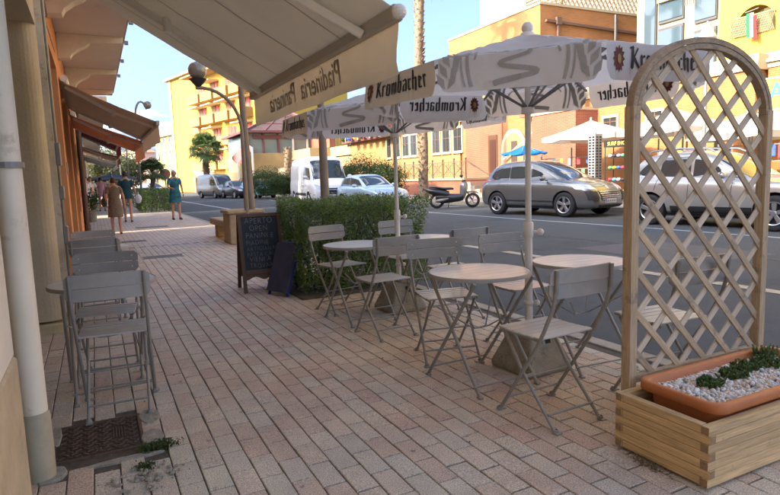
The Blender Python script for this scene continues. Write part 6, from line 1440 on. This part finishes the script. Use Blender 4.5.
# ---------------------------------------------------------------- palms
BARK = mat('palm_bark', (.20, .15, .10), .95, var=.5, scale=14, bump=1, bscale=30)
def palm(lb, x, y, H, r, nf, fl, z0=0.0, boots=True, crown=True, rtop=None):
    t = thing('palm_tree', lb, 'palm tree', (x, y, z0)); pts = [(.06*math.sin(i*.7), .05*math.cos(i*.9), H*i/12) for i in range(13)]; rs = [r*(1.25 if i == 0 else 1) for i in range(13)]
    MB().tube(pts, rs, 14).build('trunk', BARK, t, smooth='auto', angle=60)
    if boots:
        m = MB(); rnd = random.Random(3)
        for k in range(int(H/.045)):
            z = .1+k*.045; a = k*2.4; rr = r*rnd.uniform(.98, 1.12); ca_, sa_ = math.cos(a), math.sin(a); w_ = r*.42; L_ = rnd.uniform(.10, .22)
            m.add([(ca_*r*.85-sa_*w_, sa_*r*.85+ca_*w_, z), (ca_*r*.85+sa_*w_, sa_*r*.85-ca_*w_, z), (ca_*rr*1.25+sa_*w_*.3, sa_*rr*1.25-ca_*w_*.3, z+L_), (ca_*rr*1.25-sa_*w_*.3, sa_*rr*1.25+ca_*w_*.3, z+L_), (ca_*r*.8, sa_*r*.8, z+L_*.9)], [(0, 1, 2, 3), (0, 3, 4), (1, 4, 2), (2, 4, 3)])
        m.build('frond_stubs', BARK, t)['kind'] = 'stuff'
    if crown:
        for k in range(nf):
            el = R(random.uniform(-30, 80)); az = k*2.4; L_ = fl*random.uniform(.8, 1.1); m = MB(); rnd = random
            base = Vector((0, 0, H)); d = Vector((math.cos(el)*math.cos(az), math.cos(el)*math.sin(az), math.sin(el))); hub = base+d*L_*.5+Vector((0, 0, -.05*L_)); m.tube([base, base+d*L_*.25, hub], .012, 4)
            sd = d.cross(Vector((0, 0, 1))).normalized(); up = sd.cross(d)
            for j in range(22):
                a = R(-100+200*j/21); dd = d*math.cos(a)+sd*math.sin(a); tip = hub+dd*L_*.55*rnd.uniform(.85, 1.05)+Vector((0, 0, -.16*L_*(1+abs(math.sin(a))*.6)*rnd.uniform(.6, 1.3))); mid = hub+dd*L_*.32+Vector((0, 0, -.01)); w_ = up.cross(dd).normalized()*L_*.022
                m.add([hub, mid-w_, tip, mid+w_], [(0, 1, 2, 3)])
            m.build('frond', LEAFP, t)
    return t
c = PX(424, 208, 14.7); palm('tall palm tree with shaggy stubby trunk between the parasols, its crown out of view', 14.7, c.y, 11.5, .22, 14, 2.0, .08, True, True)
c = PX(290, 200, 15.5); palm('darker palm trunk behind the far end of the white van', 15.5, c.y, 4.0, .30, 16, 1.6, .08, True, False)
c = PX(207, 192, 14.5); c.y = min(c.y, 62); c = PD(207, 175, 58); palm('fan palm with full green crown in front of the yellow apartment block', c.x, c.y, PD(207, 150, 58).z, .28, 54, 2.1, 0, True)
c = PD(153, 183, 33); palm('small bushy palm behind the far pavement hedge', c.x, c.y, PD(153, 172, 33).z, .11, 60, 1.0, 0, True)
hedge('clipped hedge block down the left pavement beside the woman in teal', 1.9, 3.25, 28.6, 33.5, 1.03, 26000, leafmat('hedge_leaf_far', (.03, .07, .012), (.16, .24, .05), 2), .07)
hedge('second hedge block farther down the left pavement', 1.7, 3.2, 37, 45, 1.0, 12000, leafmat('hedge_leaf_far', (.02, .05, .01), (.1, .17, .03)), .09)
# bushes opposite
def bush(lb, x, y, rx, ry, h, n, m, size, z0=.08):
    t = thing('bush', lb, 'bush', (x, y, z0)); q = rng.normal(size=(n, 3)); q /= np.linalg.norm(q, axis=1, keepdims=True); q *= rng.uniform(.55, 1, (n, 1)); lob = 1+.22*np.sin(q[:, :1]*5+q[:, 1:2]*4)+.12*np.sin(q[:, 2:]*9); q *= lob
    p = np.stack([q[:, 0]*rx, q[:, 1]*ry, (q[:, 2]*.5+.55)*h], 1); p[:, 2] = np.maximum(p[:, 2], .05); leaves('foliage', p, size, m, t, asp=.5)
    MB().tube([(0, 0, 0), (.05, 0, h*.4), (0, .05, h*.6)], .06, 6).build('stem', BARK, t); return t
GB = leafmat('bush_leaf', (.012, .035, .01), (.07, .12, .025), 1.5)
for (px, D, rx, ry, h, lb) in ((265, 44, 1.5, 1.5, 2.0, 'dark green bush across the street left of the white van'), (282, 42, 1.0, 1.0, 1.6, 'dark bush partly leafless next to the white van'), (363, 34, 1.6, 1.3, 2.3, 'green oleander bush behind the light blue car'), (385, 33, 1.2, 1.2, 1.9, 'greyer bush right of the oleander, behind the near parasol pole'), (348, 35, .8, .8, 1.7, 'small green shrub above the van bonnet')):
    c = PD(px, 180, D); bush(lb, c.x, c.y, rx, ry, h, 14000, GB, .085)

# ---------------------------------------------------------------- ochre low building with red awnings and glass pavilion (centre distance)
OCH = mat('ochre_plaster', (.38, .28, .13), .9, var=.08, scale=1.2)
ow = thing('low_ochre_building', 'low ochre parapet building with a terrace of red awnings behind the van', 'building', (17, 45, 0))
y0, y1 = 38, 66
zt = 2.95
W(MB().box(17.4, 26, y0+9.2, y1, 0, zt).box(17.4, 26, y0+9.2-.0001-12, y0+9.199, 0, zt-.0), 'wall', OCH, ow) if False else W(MB().box(20.2, 28, 47.2, 52, 0, 3.3).box(18.2, 28, 52, 74, 0, 3.3), 'wall', OCH, ow)
W(MB().box(20.0, 28, 47.1, 52, 3.3, 4.15).box(18.0, 28, 52.0, 74.1, 3.3, 4.15), 'parapet_band', mat('ochre_band', (.42, .32, .15), .9, var=.05), ow)
def facepx(px0, px1, py0, py1, X_, nm, m, par, dx=.1):
    a = PX(px0, (py0+py1)/2, X_); b = PX(px1, (py0+py1)/2, X_); zt_ = PX((px0+px1)/2, py0, X_).z; zb_ = PX((px0+px1)/2, py1, X_).z
    return W(MB().box(X_, X_+dx, min(a.y, b.y), max(a.y, b.y), zb_, zt_), nm, m, par)
# red awnings / terrace restaurants over the parapet
RED = mat('awning_red', (.42, .04, .05), .8, trans=.2); WHT = mat('awning_white', (.68, .60, .42), .8, trans=.2)
tr2 = thing('terrace_restaurant', 'upper terrace restaurant with dark red roof and openings, seen under the second parasol', 'building', (19, 45, 4))
for (a, b, z0, z1, m, nm, X_) in ((335, 356, 5.25, 5.5, WHT, 'cream_awning', 18.6), (356, 372, 5.3, 5.8, RED, 'red_awning', 18.5), (374, 386, 4.8, 5.2, RED, 'red_awning', 18.5), (342, 386, 4.2, 5.2, mat('restaurant_shade', (.12, .05, .04), .8), 'dark_opening', 19.5), (330, 386, 5.8, 6.9, OCH, 'upper_wall', 20.0), (300, 330, 4.2, 6.6, BRK, 'roof_slope', 20.0), (378, 386, 4.2, 5.8, mat('post_grey', (.2, .22, .22), .6), 'post', 18.9)):
    y1_ = PX(a, 150, X_).y; y0_ = PX(b, 150, X_).y; W(MB().box(X_, X_+.6, y0_, y1_, z0, z1), nm, m, tr2)
for k in range(8): 
    y = PX(340+k*6, 152, 18.4).y; W(MB().box(18.38, 18.42, y-.04, y+.04, 4.15, 5.6), 'terrace_post', WHITEM if k % 2 else RED, tr2)
for k in range(7):
    ci = k % 8; y = PX(345+k*6, 156, 18.7).y; W(MB().sphere((18.7, y, 4.55), .35, 6), 'terrace_plant', (col_mat(ci, GC[ci]) if k % 3 else GB), tr2)
# glass pavilion with red hipped roof frame
pvn = thing('glass_pavilion', 'glazed pavilion with a dark hipped roof on red beams, left of the second parasol', 'pavilion', (17, 62, 0))
D0 = 60; pc = PD(297, 150, D0); xx, yy_ = pc.x, pc.y
def P3(px, py, D): return PD(px, py, D)
bx0, bx1 = xx-5.2, xx+3.8; by0, by1 = yy_-1, yy_+9; zw0, zw1 = P3(297, 153, D0).z, P3(297, 134, D0).z; zr = P3(297, 106, D0).z
W(MB().box(bx0, bx1, by0, by1, 0, zw0), 'wall', OCH, pvn); W(MB().box(bx0+.1, bx1-.1, by0+.1, by1-.1, zw0, zw1), 'glazing', mat('pav_glass', (.16, .22, .20), .15), pvn)
ap_ = ((bx0+bx1)/2+.8, (by0+by1)/2, zr); e_ = .5; rf = [(bx0-e_, by0-e_, zw1+.1), (bx1+e_, by0-e_, zw1+.1), (bx1+e_, by1, zw1+.1), (bx0-e_, by1, zw1+.1), ap_]
W(MB().add(rf, [(0, 1, 4), (1, 2, 4), (2, 3, 4), (3, 0, 4)]), 'roof', mat('pav_roof', (.09, .055, .05), .7, var=.3, scale=2), pvn)
mb = MB()
for a, b in ((0, 1), (1, 2), (3, 0), (0, 4), (1, 4)): mb.bar(rf[a], rf[b], .22, .22)
for f in (.2, .4, .6, .8): mb.bar(Vector(rf[0])*(1-f)+Vector(rf[1])*f, ap_, .08, .1)
for f in (.33, .66): mb.bar(Vector(rf[0])*(1-f)+Vector(ap_)*f, Vector(rf[1])*(1-f)+Vector(ap_)*f, .08, .1)
W(mb, 'roof_beams', mat('beam_red', (.15, .045, .045), .6), pvn)
for k in range(7): x = bx0+(bx1-bx0)*k/6; W(MB().box(x-.09, x+.09, by0-.05, by0+.12, 0 if k > 3 else zw0, zw1+.1), 'post', WHITEP if k > 2 else mat('beam_red', (.42, .05, .06)), pvn)
W(MB().box(bx0+.5, bx1-2.5, by0-.10, by0, zw1-.55, zw1-.2), 'red_band', mat('beam_red', (.42, .05, .06)), pvn)
stp = thing('red_stair_awning', 'sloping red and pink awning over a stair left of the glass pavilion', 'awning', P3(240, 160, 58))
a_, b_, c_, d_ = P3(232, 157, 58), P3(246, 143, 57), P3(252, 147, 56), P3(238, 163, 56.5); W(MB().add([a_, b_, c_, d_]+[v-Vector((0, 0, .25)) for v in (a_, b_, c_, d_)], [(0, 1, 2, 3), (7, 6, 5, 4), (0, 4, 5, 1), (1, 5, 6, 2), (2, 6, 7, 3), (3, 7, 4, 0)]), 'canvas', mat('stair_pink', (.55, .12, .12), .7), stp)
for p in (c_, d_): W(MB().bar((p.x, p.y, 0), p, .15, .15), 'post', WHITEP, stp)
# graffiti wall
gw = thing('low_wall', 'low graffitied cream wall behind the bushes left of the van', 'wall', (16.2, 52, 0)); W(MB().box(16.4, 16.7, 44, 60, .08, 2.3), 'wall', CRT, gw); W(MB().box(16.35, 16.75, 44, 60, 2.3, 2.45), 'coping', CONC, gw)
gmb = MB()
for k in range(26):
    y = 47+k*.42; z = 1.2+random.uniform(-.35, .35); gmb.tube([(16.385, y, z), (16.385, y+.3, z+random.uniform(-.4, .4)), (16.385, y+.5, z+random.uniform(-.3, .3))], .03, 4)
W(gmb, 'graffiti', mat('graffiti_grey', (.15, .14, .14), .8), gw)

# ---------------------------------------------------------------- yellow apartment block at the bend
def block_frame(px, D, ang): 
    c = PD(px, 185, D); return Vector((c.x, c.y, 0)), Vector((-math.sin(R(ang)), math.cos(R(ang)), 0))
ya_ = thing('yellow_apartment_block', 'tall yellow apartment block with orange balconies and awnings where the street bends', 'building', (0, 0, 0))
Oo, dv = block_frame(176, 92, 14)       # far left corner of the facade; the facade runs back towards us to the right
dv = -dv; nv = Vector((dv.y, -dv.x, 0));  # outward normal, towards the street
if nv.x > 0: nv = -nv
ya_.location = Oo
def fb(nm, m, s0, s1, z0, z1, d0, d1, par=ya_):     # s along facade from the far corner, d outwards
    a = dv*s0+nv*d0; b = dv*s1+nv*d0; c = dv*s1+nv*d1; e = dv*s0+nv*d1
    mb = MB(); mb.add([(a.x, a.y, z0), (b.x, b.y, z0), (c.x, c.y, z0), (e.x, e.y, z0), (a.x, a.y, z1), (b.x, b.y, z1), (c.x, c.y, z1), (e.x, e.y, z1)], [(3,2,1,0),(4,5,6,7),(0,1,5,4),(1,2,6,5),(2,3,7,6),(3,0,4,7)])
    bm = bmesh.new(); me = mb.mesh(nm, m); bm.from_mesh(me); bmesh.ops.recalc_face_normals(bm, faces=bm.faces); bm.to_mesh(me); bm.free(); o = bpy.data.objects.new(nm, me); col.objects.link(o); o.parent = par; return o
YA = mat('apartment_yellow', (.38, .275, .045), .9, var=.04); BA = mat('balcony_orange', (.36, .20, .06), .85)
HT = PD(176, 84, 92).z
fb('wall', YA, 0, 27, 0, HT, -14, 0); fb('roof_edge', mat('roof_edge_brown', (.30, .22, .14), .8), -.5, 27.4, HT, HT+.35, -14, .6); fb('corner_pilaster', mat('pilaster_ochre', (.55, .38, .14), .9), .3, 1.2, 0, HT, 0, .15)
for fl_ in range(5):
    z = 3.2+fl_*3.05
    if z+2.6 > HT: break
    for k in range(4):
        s = 10+k*4.3
        wf = fb('window', mat('door_shade', (.16, .07, .04), .6), s+.9, s+2.1, z, z+2.2, 0, .06); fb('shutter', mat('shutter_red', (.45, .06, .08), .7), s+2.4, s+3.1, z+.2, z+2.1, 0, .10)
        fb('balcony', BA, s, s+3.6, z-.2, z+.95, 0, 1.3)
        if fl_ % 2 == 0 or k % 2: fb('sun_awning', mat('awn_cream', (.66, .55, .36), .8, trans=.2), s+.3, s+3.4, z+2.25, z+2.38, 0, 1.5)
    if fl_ in (1, 3): pass
fb('canopy_roof', mat('tile_brown', (.33, .19, .10), .85), 9.5, 27, 12.3+3.4, 12.3+3.6, 0, 2.0)
# round-headed niche
N = 14; ar = [(9.6+1.1*math.cos(math.pi*k/N), HT-7.6+1.1*math.sin(math.pi*k/N)*1.1) for k in range(N+1)]+[(8.5, HT-8.6), (10.7, HT-8.6)]
W(MB().prism(ar, .08, (Oo, dv, Vector((0, 0, 1)), nv)), 'round_headed_window', mat('niche', (.36, .19, .09), .8), ya_)
# pale lower building to its left
pb = thing('pale_yellow_house', 'pale yellow two-storey house with rows of small windows, left of the apartment block', 'building', (0, 0, 0)); O2, _ = block_frame(159, 100, 20); dv2 = dv; pb.location = O2
HP = PD(159, 139, 100).z; keep = (dv, nv); _o = Oo
PY_ = mat('pale_yellow', (.28, .24, .10), .9, var=.03)
fb('wall', PY_, 0, 14, 0, HP, -8, 0, pb); fb('end_wall', mat('orange_end', (.58, .38, .14), .9), 14, 19, 0, HP+.9, -8, .05, pb); fb('roof_edge', mat('tile_brown', (.33, .19, .10)), -.3, 14, HP, HP+.3, -8.2, .4, pb)
for r_ in range(3):
    for k in range(5): f = fb('window', CRT, 1+k*2.5, 1.9+k*2.5, 2.2+r_*2.9, 3.9+r_*2.9, 0, .06, pb); fb('pane', GLASS, 1.1+k*2.5, 1.8+k*2.5, 2.3+r_*2.9, 3.8+r_*2.9, .06, .08, f)
fb('window', mat('door_shade', (.16, .07, .04)), 15.4, 17, 1.8, 4.0, .05, .1, pb)
# shops under the apartment block: low row of signs and awnings
lowm = [(196, 210, (.62, .55, .40)), (211, 224, (.66, .60, .50)), (224, 234, (.55, .25, .08))]
for i, (a, b, c) in enumerate(lowm):
    p = PD((a+b)/2, 178, 80); t = thing('street_kiosk', ['cream kiosk canopy under the fan palm', 'white kiosk canopy right of the fan palm', 'orange kiosk behind the grey van'][i], 'kiosk', (p.x, p.y, 0)); w_ = (b-a)/586*80/2
    MB().add([(-w_, -.2, 2.3), (w_, -.2, 2.3), (w_, 2, 3.0), (-w_, 2, 3.0), (-w_, -.2, 2.0), (w_, -.2, 2.0)], [(0, 1, 2, 3), (0, 4, 5, 1)]).build('canopy', mat('kiosk%d' % i, c, .8), t); MB().box(-w_, w_, .3, 2, 0, 2.2).build('booth', mat('booth%d' % i, [(.3, .2, .1), (.2, .2, .18), (.6, .38, .06)][i], .8, var=.3, scale=2), t)
rs = thing('round_sign', 'orange disc-shaped sign standing behind the hedge beside the woman in teal', 'sign', PD(166, 186, 34)); rs.location.z = 0; zz = PD(166, 174, 34).z
MB().tube([(0, 0, 0), (0, 0, zz)], .03, 6).build('post', GRAYMETAL, rs); MB().lathe([(.001, -.02), (.30, -.02), (.30, .02), (.001, .02)], (0, 0, zz), 20, 'y').build('disc', mat('sign_orange', (.40, .13, .05), .6), rs)
# dark canopy parasol and more street furniture on the left pavement
dk = PD(112, 180, 36); market('wide dark blue parasol over the left pavement in the distance', dk.x, dk.y, PD(112, 173.5, 36).z, 2.1, .35, mat('navy_canvas', (.01, .03, .05), .8), 8, val=.02, group='x')['group'] = 'dark pavement parasol'
def lamp2(px_, py_top, px_base, D, lb, rg=.24):
    b = PD(px_base, 180, D); g = PD(px_, py_top, D); t = thing('street_lamp', lb, 'street lamp', (b.x, b.y, 0)); dx = g.x-b.x; H = g.z+.15
    pts = [(0, 0, 0), (0, 0, H-1.0)]+[(dx*.5*(1-math.cos(R(180*k/10))), (g.y-b.y)*.5*(1-math.cos(R(180*k/10))), H-.9+.9*math.sin(R(180*k/10)))for k in range(11)][:9]
    MB().tube(pts, .05, 8).build('post', GRAYMETAL, t, smooth=True); MB().sphere((dx, g.y-b.y, g.z), rg, 10).build('globe', mat('lamp_globe', (.4, .4, .34)), t, smooth=True)
lamp2(147.5, 105, 140.5, 30, 'globe street lamp on a hooked post above the far hedge', .20)
lamp2(126, 148, 121.5, 62, 'distant globe lamp, the farthest one down the pavement', .24)
lamp2(131.5, 141, 129, 50, 'distant globe lamp, midway down the pavement', .22)
# far houses closing the street
hz = [(84, 26, 150, 150, (.38, .33, .27)), (105, 20, 154, 170, (.40, .31, .25)), (122, 22, 158, 150, (.36, .34, .30)), (140, 16, 152, 160, (.36, .33, .30)), (150, 14, 148, 130, (.62, .45, .36)), (163, 12, 163, 125, (.6, .5, .4))]
for i, (px, wpx, ptop, D, c) in enumerate(hz):
    p = PD(px, 185, D); w_ = wpx/586*D/2; H = PD(px, ptop, D).z; t = thing('distant_house', ['tan', 'peach', 'grey cream', 'pale grey', 'pink', 'sand coloured'][i]+' house in the far distance, '+['leftmost behind the shop fronts', 'above the dark parasol', 'right of the dark parasol', 'behind the far globe lamps', 'above the small bushy palm', 'beside the pale yellow house'][i], 'house', (p.x, p.y, 0), R(12))
    MB().box(-w_, w_, 0, 12, 0, H-1).build('wall', mat('far%d' % i, c, .9, var=.05), t); MB().add([(-w_-.4, -.4, H-1), (w_+.4, -.4, H-1), (w_+.4, 12.4, H-1), (-w_-.4, 12.4, H-1), (-w_*.5, 6, H+.8), (w_*.5, 6, H+.8)], [(0, 1, 5, 4), (1, 2, 5), (2, 3, 4, 5), (3, 0, 4)]).build('roof', TILE, t)
    for k in range(max(2, int(w_/1.6))):
        for z in np.arange(2, H-3, 3.2):
            x = -w_+1+k*2*(w_-1)/max(1, int(w_/1.6)-.5); MB().box(x, x+.9, -.05, .02, z, z+1.5).build('window', GLASS, t)
tm = [(108, 110, 6, 4.5), (118, 120, 8, 5.5), (95, 100, 5, 5), (130, 115, 6, 4.0)]
for i, (px, D, r, h) in enumerate(tm):
    p = PD(px, 185, D); bush(['far olive green tree behind the dark parasol', 'far tree right of the dark parasol', 'far tree by the left shop fronts', 'far tree left of the bushy palm'][i], p.x, p.y, r*.5, r*.5, h+3, 3500, leafmat('far_leaf', (.06, .075, .03), (.16, .17, .07), .6), .5, 0)['category'] = 'tree'
# small pot plants by the shop fronts on the left
for i, (px, py) in enumerate(((93, 222), (96, 214))):
    g = PZ(px, py, 0); t = thing('potted_plant', ['potted plant standing before the left shops', 'second potted plant farther along the left shops'][i], 'potted plant', g); MB().lathe([(.12, 0), (.18, .4), (.2, .42), (.16, .42)], (0, 0, 0), 14, cap=True).build('pot', CONC, t)
    q = rng.normal(size=(500, 3))*np.array([.12, .12, .18])+np.array([0, 0, .75]); leaves('foliage', q, .08, GB, t); MB().tube([(0, 0, .4), (0, 0, .7)], .02, 5).build('stem', BARK, t)
